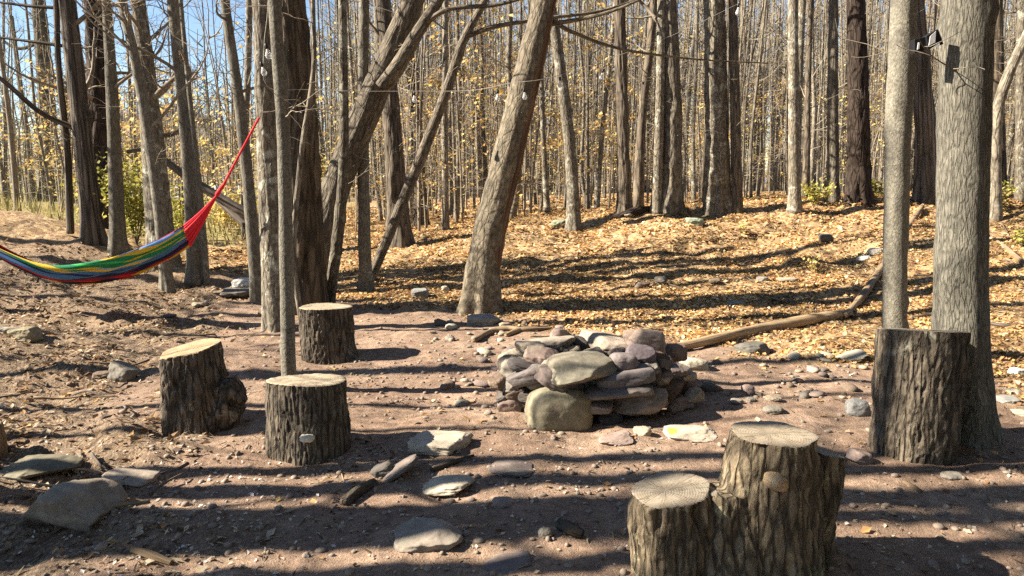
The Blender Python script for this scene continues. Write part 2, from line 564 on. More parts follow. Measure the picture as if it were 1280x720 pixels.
xs = np.array(sorted([-v for v in grade(0, 4.2, .035, 700)[1:]] + grade(0, 4.2, .035, 700)))
ys = np.array(sorted([2.2 - v for v in grade(0, .2, .05, 60, 1.15)[1:]] + [2.2 + v for v in grade(0, 6.5, .03, 700, 1.05)]))
X, Y = np.meshgrid(xs, ys)
Z = ground_z(X.ravel(), Y.ravel())
gm = MB()
nx, ny = len(xs), len(ys)
ii = (np.arange(ny - 1)[:, None] * nx + np.arange(nx - 1)[None]).ravel()
xf, yf = X.ravel(), Y.ravel()
lit = litter_mask(xf, yf); stw = straw_mask(xf, yf) * (1 - lit)
grn = sstep(-2, -7, xf + .2 * (yf - 14)) * sstep(15, 20, yf)
gm.add(np.stack([xf, yf, Z], -1), np.stack([ii, ii + 1, ii + nx + 1, ii + nx], -1), col=np.stack([lit + 1e-4, stw, grn], -1))
tag(gm.build('ground', M['ground']), 'reddish bare soil clearing rising to leaf covered banks', 'ground', kind='structure')

# distant hills
hm = MB()
hx = np.linspace(-600, 500, 140); hy = np.linspace(420, 640, 14)
HX, HY = np.meshgrid(hx, hy)
pz = np.stack([HX.ravel() * .006, HY.ravel() * .006, 0 * HX.ravel()], -1)
hz = (10 + 46 * np.exp(-((HX.ravel() + 240) / 90) ** 2) + 12 * fbm(pz, 4)) * np.sin(np.clip((HY.ravel() - 420) / 220, 0, 1) * math.pi) ** .7 - 3
k = (np.arange(13)[:, None] * 140 + np.arange(139)[None]).ravel()
hm.add(np.stack([HX.ravel(), HY.ravel(), hz], -1), np.stack([k, k + 1, k + 141, k + 140], -1))
tag(hm.build('hills', M['hill']), 'blue grey wooded hill far beyond the trees', 'hill', kind='structure')


# ------------------------------------------------------------------ leaves / litter
def leaf_quads(mb, c, size, cols, flat=.5, aspect=1.6, mi=0, rng=RNG):
    """one small bent four-vertex leaf (two triangles) per centre"""
    n = len(c)
    a = rng.uniform(0, 2 * math.pi, n)
    tilt = rng.normal(0, flat, (n, 2))
    d = np.stack([np.cos(a), np.sin(a), tilt[:, 0]], -1); d /= np.linalg.norm(d, axis=1)[:, None]
    e = np.stack([-np.sin(a), np.cos(a), tilt[:, 1]], -1)
    e -= d * (d * e).sum(1)[:, None]; e /= np.linalg.norm(e, axis=1)[:, None]
    nn = np.cross(d, e)
    s = np.broadcast_to(size, (n,))[:, None] * .5
    cu = rng.uniform(.05, .45, (n, 1))
    V = np.stack([c - d * s * aspect, c + e * s + nn * s * cu, c + d * s * aspect, c - e * s + nn * s * cu], 1)
    q = np.arange(n)[:, None] * 4
    T = np.concatenate([q + [0, 1, 2], q + [0, 2, 3]], 0)
    mb.add(V.reshape(-1, 3), T=T, col=np.repeat(cols, 4, 0), mi=mi)


def pick(pal, n, rng=RNG, var=.25):
    pal = np.array(pal)
    return pal[rng.integers(0, len(pal), n)] * rng.uniform(1 - var, 1 + var, (n, 1))


LITTER = [(.62, .40, .17), (.52, .29, .11), (.64, .46, .22), (.67, .53, .32), (.45, .25, .11), (.28, .15, .07), (.64, .47, .17), (.60, .40, .19), (.69, .57, .39), (.21, .12, .06), (.54, .29, .10), (.40, .24, .12)]
STRAW = [(.42, .32, .2), (.5, .41, .28), (.32, .22, .13), (.25, .16, .09), (.55, .46, .33), (.16, .1, .06), (.4, .24, .1)]
YELLOW = [(.60, .47, .14), (.64, .50, .18), (.54, .45, .17), (.48, .42, .16), (.60, .43, .16)]
AMBER = [(.64, .44, .13), (.60, .38, .11), (.68, .52, .20), (.52, .32, .13), (.64, .52, .22), (.46, .30, .15)]


def scatter(n, x0, x1, y0, y1, fn, rng=RNG):
    """random ground points kept with probability fn(x,y)"""
    x = rng.uniform(x0, x1, n); y = rng.uniform(y0, y1, n)
    ok = rng.uniform(0, 1, n) < fn(x, y)
    x, y = x[ok], y[ok]
    vis = (np.abs(x) < y * .95 + 2.0)
    x, y = x[vis], y[vis]
    return np.stack([x, y, ground_z(x, y)], -1)


lm = MB()
for n, box, size in ((150000, (-3, 11, 5, 12.5), (.02, .042)), (120000, (-6, 16, 12.5, 22), (.03, .06)), (50000, (-12, 40, 22, 45), (.09, .17))):
    c = scatter(n, *box, lambda x, y: litter_mask(x, y) * (.3 + .7 * sstep(-.4, .25, fbm(np.stack([x * 1.3, y * 1.3, 0 * x + 4], -1), 3))))
    c[:, 2] += RNG.uniform(.0, .02, len(c))
    dn = fbm(np.stack([c[:, 0] * .7, c[:, 1] * .7, 0 * c[:, 0] + 6], -1), 4)
    cl_ = pick(LITTER, len(c), var=.4) * (.92 + .45 * np.clip(dn, -.7, .7))[:, None]
    cl_ = cl_ * (1 - .45 * sstep(.05, .5, fbm(np.stack([c[:, 0] * .5 + 40, c[:, 1] * .9, 0 * c[:, 0]], -1), 4)))[:, None] * np.array([1, .98, .95])
    leaf_quads(lm, c, RNG.uniform(*size, len(c)) * RNG.choice([.7, 1, 1.35], len(c)), cl_, .55, 1.3)
# stray leaves on the bare soil
c = scatter(2600, -6, 6, 2.4, 11, lambda x, y: 0.5 + 0 * x)
c[:, 2] += .008
leaf_quads(lm, c, RNG.uniform(.015, .045, len(c)), pick(LITTER + STRAW, len(c)), .4, 1.5)
tag(lm.build('leaf_litter', M['leaf'], smooth=False), 'fallen orange and tan leaves carpeting the bank and woods floor', 'leaf litter', kind='stuff')

sm = MB()
c = scatter(60000, -13, 0, 2.4, 14, lambda x, y: straw_mask(x, y) * (1 - litter_mask(x, y)) * (.15 + .85 * sstep(-.3, .35, fbm(np.stack([x * 1.7, y * 1.7, 0 * x + 8], -1), 3))))
c[:, 2] += RNG.uniform(.002, .018, len(c))
leaf_quads(sm, c, RNG.uniform(.012, .035, len(c)), pick(STRAW, len(c)), .45, 2.4)
c = scatter(16000, -13, -1, 3, 14, lambda x, y: straw_mask(x, y) * (1 - litter_mask(x, y)) * sstep(-.2, .4, fbm(np.stack([x * .9 + 3, y * 1.2, 0 * x + 5], -1), 3)))
c[:, 2] += RNG.uniform(.0, .02, len(c))
leaf_quads(sm, c, RNG.uniform(.025, .06, len(c)), pick([(.13, .08, .045), (.2, .125, .07), (.28, .18, .1), (.09, .06, .04), (.36, .25, .15)], len(c)), .6, 1.4)
tag(sm.build('dry_straw', M['leaf'], smooth=False), 'pale dry leaf and straw scraps on the left bank', 'straw', kind='stuff')

cm = MB()
def chipd(x, y):
    return (.25 + .75 * sstep(-.1, .5, fbm(np.stack([x * .9, y * .9, 0 * x + 2], -1), 3))) * sstep(5.2, 3.2, y) * (.35 + .65 * sstep(1.2, -.4, x))
c = scatter(12000, -3.4, 3.2, 2.2, 5.4, chipd)
c[:, 2] += .006
leaf_quads(cm, c, RNG.uniform(.006, .02, len(c)), pick([(.62, .55, .45), (.5, .42, .32), (.68, .63, .56), (.4, .3, .2)], len(c)), .4, 1.6)
c = scatter(4200, -5, 4, 2.3, 7, lambda x, y: .35 + .65 * sstep(1, -3, x))
c[:, 2] += .008
leaf_quads(cm, c, RNG.uniform(.006, .012, len(c)), pick([(.10, .07, .045), (.2, .14, .09), (.32, .25, .16)], len(c)), .25, 7.0)
c = scatter(7000, -4.5, 3.5, 2.3, 6, lambda x, y: sstep(.1, .5, fbm(np.stack([x * 1.6 + 7, y * 1.6, 0 * x], -1), 3)) * (.4 + .6 * sstep(.5, -1.5, x)))
c[:, 2] += RNG.uniform(.002, .012, len(c))
leaf_quads(cm, c, RNG.uniform(.008, .028, len(c)), pick([(.09, .06, .04), (.16, .105, .065), (.24, .16, .10), (.06, .042, .03)], len(c)), .6, 1.4)
tag(cm.build('wood_chips', M['leaf'], smooth=False), 'pale chips and seed husks strewn over the dark soil', 'wood chips', kind='stuff')

# meadow grass behind the left bank
mm = MB()
n = 14000
x = RNG.uniform(-32, -2, n); y = RNG.uniform(15, 45, n)
ok = RNG.uniform(0, 1, n) < sstep(-2, -7, x + .2 * (y - 14)) * sstep(14, 18, y)
x, y = x[ok], y[ok]; n = len(x)
b = np.stack([x, y, ground_z(x, y)], -1)
h = RNG.uniform(.15, .5, n); a = RNG.uniform(0, 6.28, n); w = .02
sd = np.stack([np.cos(a), np.sin(a), 0 * a], -1) * w
tip = b + np.stack([RNG.normal(0, .1, n), RNG.normal(0, .1, n), h], -1)
q = np.arange(n)[:, None] * 3
mm.add(np.stack([b - sd, b + sd, tip], 1).reshape(-1, 3), T=q + [0, 1, 2], col=np.repeat(pick([(.30, .25, .10), (.36, .28, .13), (.24, .22, .08), (.38, .27, .14)], n), 3, 0))
tag(mm.build('meadow_grass', M['leaf'], smooth=False), 'yellow green grass growing in the hollow behind the bank', 'grass', kind='stuff')

# ------------------------------------------------------------------ rocks
_bm = bmesh.new(); bmesh.ops.create_icosphere(_bm, subdivisions=5, radius=1)
ICO_V = np.array([v.co for v in _bm.verts]); ICO_T = np.array([[v.index for v in f.verts] for f in _bm.faces]); _bm.free()
_bm = bmesh.new(); bmesh.ops.create_icosphere(_bm, subdivisions=2, radius=1)
ICO2_V = np.array([v.co for v in _bm.verts]); ICO2_T = np.array([[v.index for v in f.verts] for f in _bm.faces]); _bm.free()


def rock_shape(seed, box=.0, cuts=0, rough=.12, base=ICO_V):
    rg = np.random.default_rng(seed)
    v = base.copy()
    if box:
        e = 2 + box * 6
        v = v / ((np.abs(v) ** e).sum(1) ** (1 / e))[:, None]
    for _ in range(cuts):
        nrm = rg.normal(size=3); nrm /= np.linalg.norm(nrm); dd = rg.uniform(.62, .9)
        d = v @ nrm - dd
        v = v - np.where(d > 0, d * .93, 0)[:, None] * nrm
    f = 1 + rough * fbm(v * 1.2 + seed * 3.1, 3) + rough * .35 * fbm(v * 4 + seed, 3)
    return v * f[:, None]


NROCK = [0]


def rock(label, px, py, w, h, col, Yd=None, box=.3, cuts=2, rough=.14, tilt=0, yaw=None, dr=.9, group=None, name='stone', sink=.26, cat='stone', parent=None):
    NROCK[0] += 1
    sd = NROCK[0]
    rg = random.Random(sd)
    if Yd is None:
        g = G(px, py + h * .42)
        Yc = g[1] + pw(w, px, py, g[1]) * dr * .3
        W = pw(w, px, py, Yc) * .86; H = pw(h, px, py, Yc)
        cx = P(px, py, Yc)[0]
        H = max(H - W * dr * .2, H * (.85 if h > 60 else .4))
        c = np.array([cx, Yc, gz(cx, Yc) + H * (.5 - sink)])
    else:
        W = pw(w, px, py, Yd); H = pw(h, px, py, Yd); c = P(px, py, Yd)
    v = rock_shape(sd, box, cuts + 1, rough * .85)
    v = v * np.array([W / 2, W * dr / 2, H / 2])
    mb = MB(); mb.add(v, T=ICO_T)
    o = mb.build(name, M['rock'])
    o.location = tuple(c)
    o.rotation_euler = (rg.uniform(-.06, .06), -R(tilt), rg.uniform(-.25, .25) if yaw is None else R(yaw))
    o.color = (*col, 1)
    tag(o, label, cat, group)
    return o


GREY, DGREY, PURP, PINK, TAN, YEL, BRN, PALE, BLUE = (.21, .185, .15), (.11, .095, .08), (.16, .125, .11), (.27, .20, .165), (.34, .275, .195), (.33, .31, .19), (.16, .115, .08), (.42, .37, .28), (.21, .205, .19)
FP = 'stones stacked in the round fire pit'
ring = [
    ('big rounded yellow green boulder at the front foot of the fire pit', 699, 514, 78, 62, YEL, 4.85, .16, 1, .08, 0),
    ('large wedge shaped green grey stone crowning the front of the fire pit', 731, 462, 84, 36, (.27, .26, .185), 4.85, .5, 4, .12, 2),
    ('purple slab resting on the yellow green boulder', 700, 479, 60, 34, PURP, 4.9, .3, 2, .1, -24),
    ('smooth grey oval slab on the left flank of the fire pit', 656, 470, 50, 25, (.21, .19, .18), 5.05, .2, 1, .06, 16),
    ('pink pointed stone standing at the left foot of the fire pit', 639, 511, 30, 32, PINK, 5.1, .4, 3, .1, 20),
    ('small dark brown stone under the grey oval slab', 646, 490, 28, 20, BRN, 5.1, .2, 2, .1, 0),
    ('small flat grey stone beside the yellow green boulder', 664, 495, 30, 14, DGREY, 5.0, .2, 1, .1, 5),
    ('small grey stone wedged above the flat one', 669, 482, 24, 14, GREY, 5.0, .2, 1, .1, 10),
    ('dark stone filling the gap left of the boulder', 661, 516, 26, 34, DGREY, 5.12, .3, 2, .1, 0),
    ('pale yellow lump on the upper left rim of the fire pit', 663, 437, 38, 26, PALE, 5.3, .3, 2, .1, -10),
    ('pinkish brown stone with one shaded face on the left rim', 678, 444, 42, 26, PINK, 5.2, .4, 3, .1, -15),
    ('pale flat slab lying level on the left rim', 692, 430, 52, 20, PALE, 5.45, .5, 2, .08, 4),
    ('light pink block topping the back left rim', 706, 422, 34, 24, (.34, .255, .21), 5.6, .5, 3, .08, -14),
    ('dark slanting slab leaning against the back left rim', 728, 434, 16, 36, DGREY, 5.5, .5, 2, .08, 28),
    ('long flat tan slab spanning the back rim', 764, 430, 84, 28, (.43, .36, .27), 5.75, .6, 3, .1, -1),
    ('broad pinkish cap stone on the right rim', 808, 424, 52, 30, (.36, .275, .21), 5.45, .35, 3, .09, -14),
    ('smooth grey oval stone perched front right of the wedge', 779, 452, 34, 24, (.25, .22, .21), 4.95, .15, 1, .06, -6),
    ('dark purple stone below the pink cap stone', 801, 442, 34, 24, (.17, .14, .16), 5.1, .3, 2, .08, -8),
    ('square brown block at the right end of the rim', 843, 440, 28, 24, (.27, .18, .13), 5.5, .6, 3, .08, 0),
    ('long dark slab under the grey oval stone', 780, 470, 72, 25, (.19, .17, .165), 4.95, .3, 2, .08, 7),
    ('long grey slab in the middle course of the front', 772, 489, 82, 24, (.20, .18, .165), 4.92, .3, 2, .08, 4),
    ('thick slab tilted upward at the front right foot', 798, 501, 66, 34, (.26, .21, .16), 4.92, .55, 3, .09, 24),
    ('brown upright stone on the right flank', 822, 455, 26, 34, BRN, 5.2, .4, 3, .1, -15),
    ('small pale grey stone tucked into the right flank', 830, 468, 24, 16, GREY, 5.1, .2, 1, .1, 6),
    ('dark rounded stone behind the small pale grey one', 815, 470, 22, 26, PURP, 5.05, .2, 1, .1, 0),
    ('big brown stone leaning on the right foot', 836, 488, 36, 40, BRN, 5.15, .3, 2, .1, -18),
    ('outermost brown stone at the right foot', 853, 484, 32, 36, (.27, .2, .165), 5.3, .3, 2, .1, -25),
    ('flat tan stone low at the front between boulder and slab', 744, 508, 40, 17, (.28, .23, .19), 4.85, .3, 2, .1, 0),
    ('black soot darkened stone low at the front', 763, 526, 30, 20, (.07, .065, .065), 4.85, .2, 2, .1, 0),
    ('dark lower course stone right of the boulder', 745, 496, 44, 20, (.12, .11, .11), 5.0, .2, 2, .1, 0),
    ('small pale stone under the tilted slab', 823, 504, 24, 12, PINK, 5.0, .2, 2, .1, 8),
    ('purple grey stone at the far left of the rim', 641, 457, 34, 24, PURP, 5.25, .2, 1, .1, -12),
    ('thin black slab sticking out above the grey oval slab', 662, 457, 52, 12, (.10, .09, .09), 5.15, .3, 2, .08, -9),
    ('pale stone peeping out behind the grey oval slab', 640, 470, 28, 18, PALE, 5.4, .3, 2, .1, 0),
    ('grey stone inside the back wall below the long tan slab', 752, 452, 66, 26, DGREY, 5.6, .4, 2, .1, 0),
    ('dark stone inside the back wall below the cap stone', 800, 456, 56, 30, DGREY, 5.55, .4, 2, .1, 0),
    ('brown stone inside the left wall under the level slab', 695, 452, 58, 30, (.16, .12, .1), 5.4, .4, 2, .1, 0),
]
for r_ in ring:
    lab, px, py, w, h, col, Yd, box, cuts, rough, tilt = r_
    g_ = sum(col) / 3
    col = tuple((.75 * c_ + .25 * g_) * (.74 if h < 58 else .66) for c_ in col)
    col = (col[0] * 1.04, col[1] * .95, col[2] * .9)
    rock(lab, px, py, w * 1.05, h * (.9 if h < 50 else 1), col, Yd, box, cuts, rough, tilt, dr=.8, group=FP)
# small chinking stones wedged between the big ones
cg = np.random.default_rng(77)
CHINK = [(640, 482), (653, 503), (676, 466), (690, 497), (716, 438), (735, 489), (741, 441), (757, 502), (757, 515), (783, 514), (790, 482), (806, 482), (812, 459), (826, 440), (832, 455), (846, 462), (862, 470), (846, 505), (811, 516), (782, 528), (735, 529), (744, 476), (790, 459), (652, 446), (684, 458), (700, 440), (720, 449), (770, 442), (826, 476), (668, 470), (650, 524), (630, 495), (626, 478), (624, 522), (868, 494), (858, 505)]
WHERE = ['left', 'middle', 'right']
for k, (px, py) in enumerate(CHINK):
    w_ = cg.uniform(16, 30)
    rock('small chinking stone wedged between bigger ones on the %s of the fire pit' % WHERE[0 if px < 700 else 1 if px < 785 else 2], px, py, w_, w_ * cg.uniform(.45, .75), [GREY, DGREY, BRN, PURP, TAN, PINK][k % 6],
         4.98 + .14 * abs(px - 745) / 110 + (.35 if py < 450 else 0), .3, 3, .14, cg.uniform(-25, 25), dr=1.0, group='chinking stones in the fire pit')
# hidden lower courses that carry the back and inner ring
for k in range(11):
    a = R(10 + k * 17)
    x, y = .55 + .52 * math.cos(a), 5.3 + .48 * math.sin(a)
    for j in range(2):
        v = rock_shape(700 + k * 2 + j, .4, 2, .1) * np.array([.17, .14, .11])
        mb = MB(); mb.add(v, T=ICO_T); o = mb.build('stone', M['rock'])
        o.location = (x + random.uniform(-.03, .03), y + random.uniform(-.03, .03), .07 + .17 * j); o.rotation_euler = (0, 0, a + 1.57)
        o.color = (*random.choice([GREY, DGREY, BRN, PURP, TAN]), 1)
        tag(o, 'rough stone in the hidden back courses of the fire pit', 'stone', 'hidden back courses of the fire pit')
# ash bed
v = ICO2_V * np.array([.42, .38, .05])
mb = MB(); v = v * (1 + .15 * fbm(v * 9, 2))[:, None]; mb.add(v + np.array([.55, 5.28, .03]), T=ICO2_T)
tag(mb.build('ash_bed', plain('ash', (.06, .055, .05), .95)), 'dark ash bed inside the fire pit', 'ash', kind='stuff')

LS = 'loose stones lying about the clearing'
loose = [
    ('pale rounded boulder just right of the fire pit', 867, 452, 40, 26, PALE, 0, .2, 1),
    ('dark grey stone in the shade right of the fire pit', 886, 482, 26, 16, DGREY, 0, .2, 1),
    ('dark mossy hump of stone below the fallen branch', 941, 432, 46, 24, (.12, .11, .09), 0, .2, 1),
    ('pale elongated stone left of the tall upright stump', 1064, 446, 40, 15, PALE, 18, .3, 2),
    ('bluish stone half hidden behind the left edge of the tall upright stump', 1072, 508, 32, 28, BLUE, 0, .15, 0),
    ('flat pale stone with a bright yellow patch at its left end', 862, 541, 72, 20, (.45, .38, .29), 0, .3, 0),
    ('smooth grey stone lying right behind the top of the two tier stump', 966, 512, 28, 14, GREY, 0, .2, 1),
    ('long tan stone in the sun behind the stick', 966, 497, 24, 10, TAN, 8, .2, 1),
    ('grey pair stone in the fire pit shadow, left one', 921, 501, 18, 10, GREY, 0, .2, 1),
    ('grey pair stone in the fire pit shadow, right one', 938, 499, 14, 9, GREY, 0, .2, 1),
    ('pinkish flat stone poking out beneath the tall upright stump', 1072, 570, 36, 22, PINK, -10, .4, 2),
    ('flat grey oval stone on the shaded soil right of the two tier stump', 1190, 594, 30, 13, GREY, 0, .1, 0),
    ('big angular grey boulder at the lower left', 90, 635, 118, 68, (.25, .20, .15), -8, .45, 5),
    ('mossy flat stone behind the big grey boulder', 48, 585, 92, 32, (.15, .13, .085), 0, .4, 3),
    ('low tan stone half buried right of the mossy flat stone', 165, 592, 66, 22, (.32, .26, .2), -10, .3, 3),
    ('broad grey triangular stone in the foreground shade', 535, 668, 96, 38, (.27, .225, .18), 2, .25, 3),
    ('long tan brick shaped stone half lit in front of the fire pit', 552, 554, 84, 30, (.44, .37, .28), 0, .6, 2),
    ('flat tan stone with a rounded sunlit rim', 560, 609, 68, 24, (.42, .36, .27), 6, .3, 2),
    ('grey pointed stone left of the tan brick shaped stone', 478, 588, 32, 22, DGREY, 20, .4, 3),
    ('small pinkish stone right of the sunlit flat stone', 628, 628, 30, 14, PINK, 0, .2, 1),
    ('low purple grey ridge stone between the two tan stones and the pit', 640, 588, 62, 14, PURP, 0, .2, 1),
    ('long flat stone at the bottom edge of the foreground', 632, 708, 70, 16, PURP, 10, .3, 2),
    ('small round grey stone beside the bark scrap in the foreground', 682, 665, 22, 18, GREY, 0, .1, 0),
    ('pale pink flat stone in front of the fire pit', 770, 549, 46, 18, PINK, 14, .4, 3),
    ('small tan stone left of the yellow patched stone', 803, 538, 24, 14, TAN, 0, .3, 2),
    ('brown stone with a flat face at the far left edge', 34, 417, 40, 24, (.25, .21, .13), 0, .4, 3),
    ('pale sunlit slab at the far left edge', 8, 412, 34, 16, PALE, 0, .4, 2),
    ('grey brown stone leaning left of the slant topped stump', 153, 463, 40, 28, (.17, .15, .12), -25, .4, 3),
    ('small rust stone left of the leaning grey brown stone', 130, 466, 28, 14, BRN, 0, .3, 2),
    ('white boulder between the slim trees behind the hammock end', 306, 353, 34, 22, (.55, .53, .48), 0, .2, 1),
    ('dark flat stone in front of the white boulder', 296, 368, 40, 14, DGREY, 0, .3, 2),
    ('grey ridged stone at the foot of the big leaning trunk', 605, 396, 48, 24, (.28, .25, .21), 0, .3, 3),
    ('small dark wedge of stone left of the ridged grey stone', 552, 402, 22, 12, DGREY, 0, .4, 3),
    ('blue grey stone on the leaves between leaning pole and leaning trunk', 525, 366, 24, 16, BLUE, 0, .3, 2),
    ('small pale stone on the leaves left of the leaning trunk', 557, 360, 12, 9, PALE, 0, .3, 2),
    ('dark stone on the leaves right of the leaning trunk', 686, 384, 16, 9, BRN, 0, .3, 2),
    ('low brown stone, left of the pair on the leaf slope', 803, 355, 22, 12, BRN, 0, .3, 2),
    ('dark grey stone, right of the pair on the leaf slope', 826, 348, 18, 13, DGREY, 0, .3, 2),
    ('grey stone standing out high on the leaf slope', 1031, 297, 20, 14, DGREY, 0, .3, 2),
    ('round white stone on the slope left of the slim grey trunk', 1080, 323, 20, 12, (.55, .52, .45), 0, .1, 0),
    ('pale stone above the round white one', 1094, 314, 20, 13, (.50, .46, .38), 0, .2, 1),
    ('pale low stone in the middle of the leaf slope', 953, 348, 16, 10, GREY, 0, .3, 2),
    ('tan stone right of the pale low stone on the slope', 983, 349, 26, 8, TAN, 0, .3, 2),
    ('grey stone low on the slope above the fallen branch', 919, 378, 24, 10, GREY, 0, .3, 2),
    ('small brown stone on the slope above the grey one', 893, 352, 16, 8, BRN, 0, .3, 2),
    ('mossy boulder at the foot of the shaggy crest tree', 868, 276, 26, 16, (.24, .26, .19), 0, .2, 1),
    ('mossy stone on the crest right of the slim grey tree', 700, 277, 24, 12, (.24, .25, .17), 0, .2, 1),
    ('pale stone on the crest beside the dark log', 785, 269, 12, 8, PALE, 0, .2, 1),
    ('white angular stone right of the thick grey trunk', 1270, 462, 22, 14, (.6, .57, .5), 0, .4, 3),
    ('pale flat stone under the white angular stone', 1268, 488, 26, 10, PALE, 0, .4, 3),
    ('dark flat stone in the shade right of the thick grey trunk', 1258, 499, 30, 10, BLUE, 5, .4, 3),
    ('pale slab at the right edge below the dark flat stone', 1274, 516, 24, 9, PALE, 0, .4, 3),
    ('small dark oval stone on the sunlit dirt path', 212, 394, 18, 7, DGREY, 0, .1, 0),
    ('pale low stone at the left end of the dirt path shadow', 250, 381, 22, 9, TAN, 0, .2, 1),
    ('flat stone under the right side of the flared stump', 420, 448, 28, 9, (.3, .27, .23), 12, .3, 2),
    ('dark stone beside the flared stump', 440, 441, 20, 10, DGREY, 10, .3, 2),
    ('long dark stone like a loaf lying slantwise', 498, 590, 64, 22, (.17, .14, .12), 33, .1, 0),
]
for lab, px, py, w, h, col, tilt, box, cuts in loose:
    o = rock(lab, px, py, w, h, col, None, box, cuts, .12, tilt, group=LS)
    if 'bright yellow patch' in lab:
        v = rock_shape(901, .1, 0, .06); d = np.array(o.dimensions)
        mb = MB(); mb.add(v * np.array([d[0] * .12, d[1] * .3, d[2] * .30]) + np.array([-d[0] * .31, -d[1] * .05, d[2] * .17]), T=ICO_T)
        c = mb.build('lichen_patch', plain('yellow_lichen', (.62, .50, .06), .9), parent=o, origin=(0, 0, 0))

# small stones round the pit: individually for the larger ones, gravel for the rest
lg = np.random.default_rng(21)
shapes = []
for k in range(8):
    mb = MB(); mb.add(rock_shape(300 + k, .3, 3, .15, ICO2_V), T=ICO2_T); shapes.append(mb.mesh('cobble', M['rock']))
spots = [(lg.uniform(540, 650), lg.uniform(405, 520)) for _ in range(46)] + [(lg.uniform(880, 1080), lg.uniform(445, 500)) for _ in range(26)] + [(lg.uniform(560, 720), lg.uniform(400, 425)) for _ in range(14)]
for k, (px, py) in enumerate(spots):
    if abs(px - 600) < 30 and py < 410: continue
    g = G(px, py); s = lg.uniform(.02, .055)
    o = bpy.data.objects.new('cobble', shapes[k % 8]); COL.objects.link(o)
    o.location = (g[0], g[1], g[2] + s * .25); o.scale = (s * lg.uniform(.8, 1.6), s, s * lg.uniform(.4, .8)); o.rotation_euler = (0, lg.uniform(-.3, .3), lg.uniform(0, 6))
    o.color = (*[GREY, PINK, TAN, PALE, PURP, BRN][k % 6], 1)
    if px < 660: tag(o, 'small cobble strewn on the dirt left of the fire pit', 'cobble', 'cobbles left of the fire pit')
    else: tag(o, 'small cobble strewn on the dirt right of the fire pit' if px > 800 else 'small cobble strewn behind the fire pit', 'cobble', 'cobbles right of the fire pit' if px > 800 else 'cobbles behind the fire pit')
gv = MB()
c = scatter(9000, -4, 4.5, 2.3, 9.5, lambda x, y: .12 + .4 * sstep(5, 3, y) + .88 * np.exp(-(((x + .4) / .9) ** 2 + ((y - 6) / .9) ** 2)) + .5 * np.exp(-(((x - 2.6) / 1) ** 2 + ((y - 6.3) / .6) ** 2)))
for k, p in enumerate(c):
    s = lg.uniform(.006, .022)
    gv.add(ICO2_V[:, [0, 1, 2]] * s * lg.uniform(.6, 1.3, 3) * np.array([1, 1, .7]) + p + np.array([0, 0, s * .2]), T=ICO2_T)
gro = gv.build('gravel', M['rock']); gro.color = (.25, .195, .15, 1)
tag(gro, 'loose pebbles and grit scattered round the fire pit', 'gravel', kind='stuff')


# ------------------------------------------------------------------ stumps
def ridg(p, k, st):
    q = np.asarray(p) * np.array([k, k, k * st])
    n = pn(q); n2 = pn(q * 2.1 + 7)
    return (1 - np.abs(n) * 2.2) * .65 + (1 - np.abs(n2) * 2.2) * .35


def stump(name, base, r0, r1, h, tx=0.0, ty=0.0, lean=(0, 0), amp=.012, flare=.0, lobes=None, seed=0, ns=220, nz=90, k=16, squash=1.0):
    """returns (bark MB, cut MB) in world space; top plane z = h + tx*x + ty*y about the axis"""
    th = np.linspace(0, 2 * math.pi, ns, endpoint=False)
    t = np.linspace(0, 1, nz)
    V = np.zeros((nz, ns, 3))
    for i, tt in enumerate(t):
        r = r0 + (r1 - r0) * tt + flare * math.exp(-tt * 6)
        rr = r * (1 + .07 * np.sin(2 * th + seed) + .05 * np.sin(3 * th + seed * 2.1))
        if lobes is not None: rr = rr + lobes(th, tt)
        x = rr * np.cos(th); y = rr * np.sin(th) * squash
        top = h + tx * x + ty * y
        z = -.05 + (top + .05) * tt
        V[i, :, 0] = x + lean[0] * tt; V[i, :, 1] = y + lean[1] * tt; V[i, :, 2] = z
    P0 = V.reshape(-1, 3)
    cen = np.repeat(np.stack([lean[0] * t, lean[1] * t], -1), ns, 0)
    nr = P0[:, :2] - cen; nr /= np.linalg.norm(nr, axis=1)[:, None]
    d = amp * .75 * (ridg(P0 + seed * 5 + .02 * fbm(P0 * 9, 2)[:, None], k * 1.9, .14) - .35) + amp * .25 * fbm(P0 * np.array([60, 60, 22]), 2) + amp * .9 * fbm(P0 * 5 + seed, 2)
    P0[:, :2] += nr * d[:, None]
    i = np.arange(nz - 1)[:, None] * ns; j = np.arange(ns)[None]; j2 = (j + 1) % ns
    Q = np.stack([i + j, i + j2, i + ns + j2, i + ns + j], -1).reshape(-1, 4)
    b = np.array(base)
    mb = MB(); mb.add(P0 + b, Q, bk=P0 + seed * 2.3)
    # cut face inside the rim
    top = P0[-ns:]
    cc = top.mean(0)
    fr = np.concatenate([np.linspace(0, .96, 14)[1:], [1.0]])
    CV = [cc[None] + np.array([[0, 0, .004]])]
    for f in fr:
        ring_ = cc + (top - cc) * f
        ring_ = ring_ + np.array([0, 0, .004 if f < .97 else -.003])
        CV.append(ring_)
    CV = np.concatenate(CV)
    CV[:, 2] += .002 * pn(CV * 30)
    T = [(0, 1 + a, 1 + (a + 1) % ns) for a in range(ns)]
    QQ = []
    for f in range(len(fr) - 1):
        o = 1 + f * ns
        a = np.arange(ns); a2 = (a + 1) % ns
        QQ.append(np.stack([o + a, o + ns + a, o + ns + a2, o + a2], -1))
    cb = MB(); cb.add(CV + b, np.concatenate(QQ), T, bk=(CV - cc) * np.array([1, 1, 0]) + np.array([.01 * math.sin(seed * 3), .015, 0]))
    return mb, cb


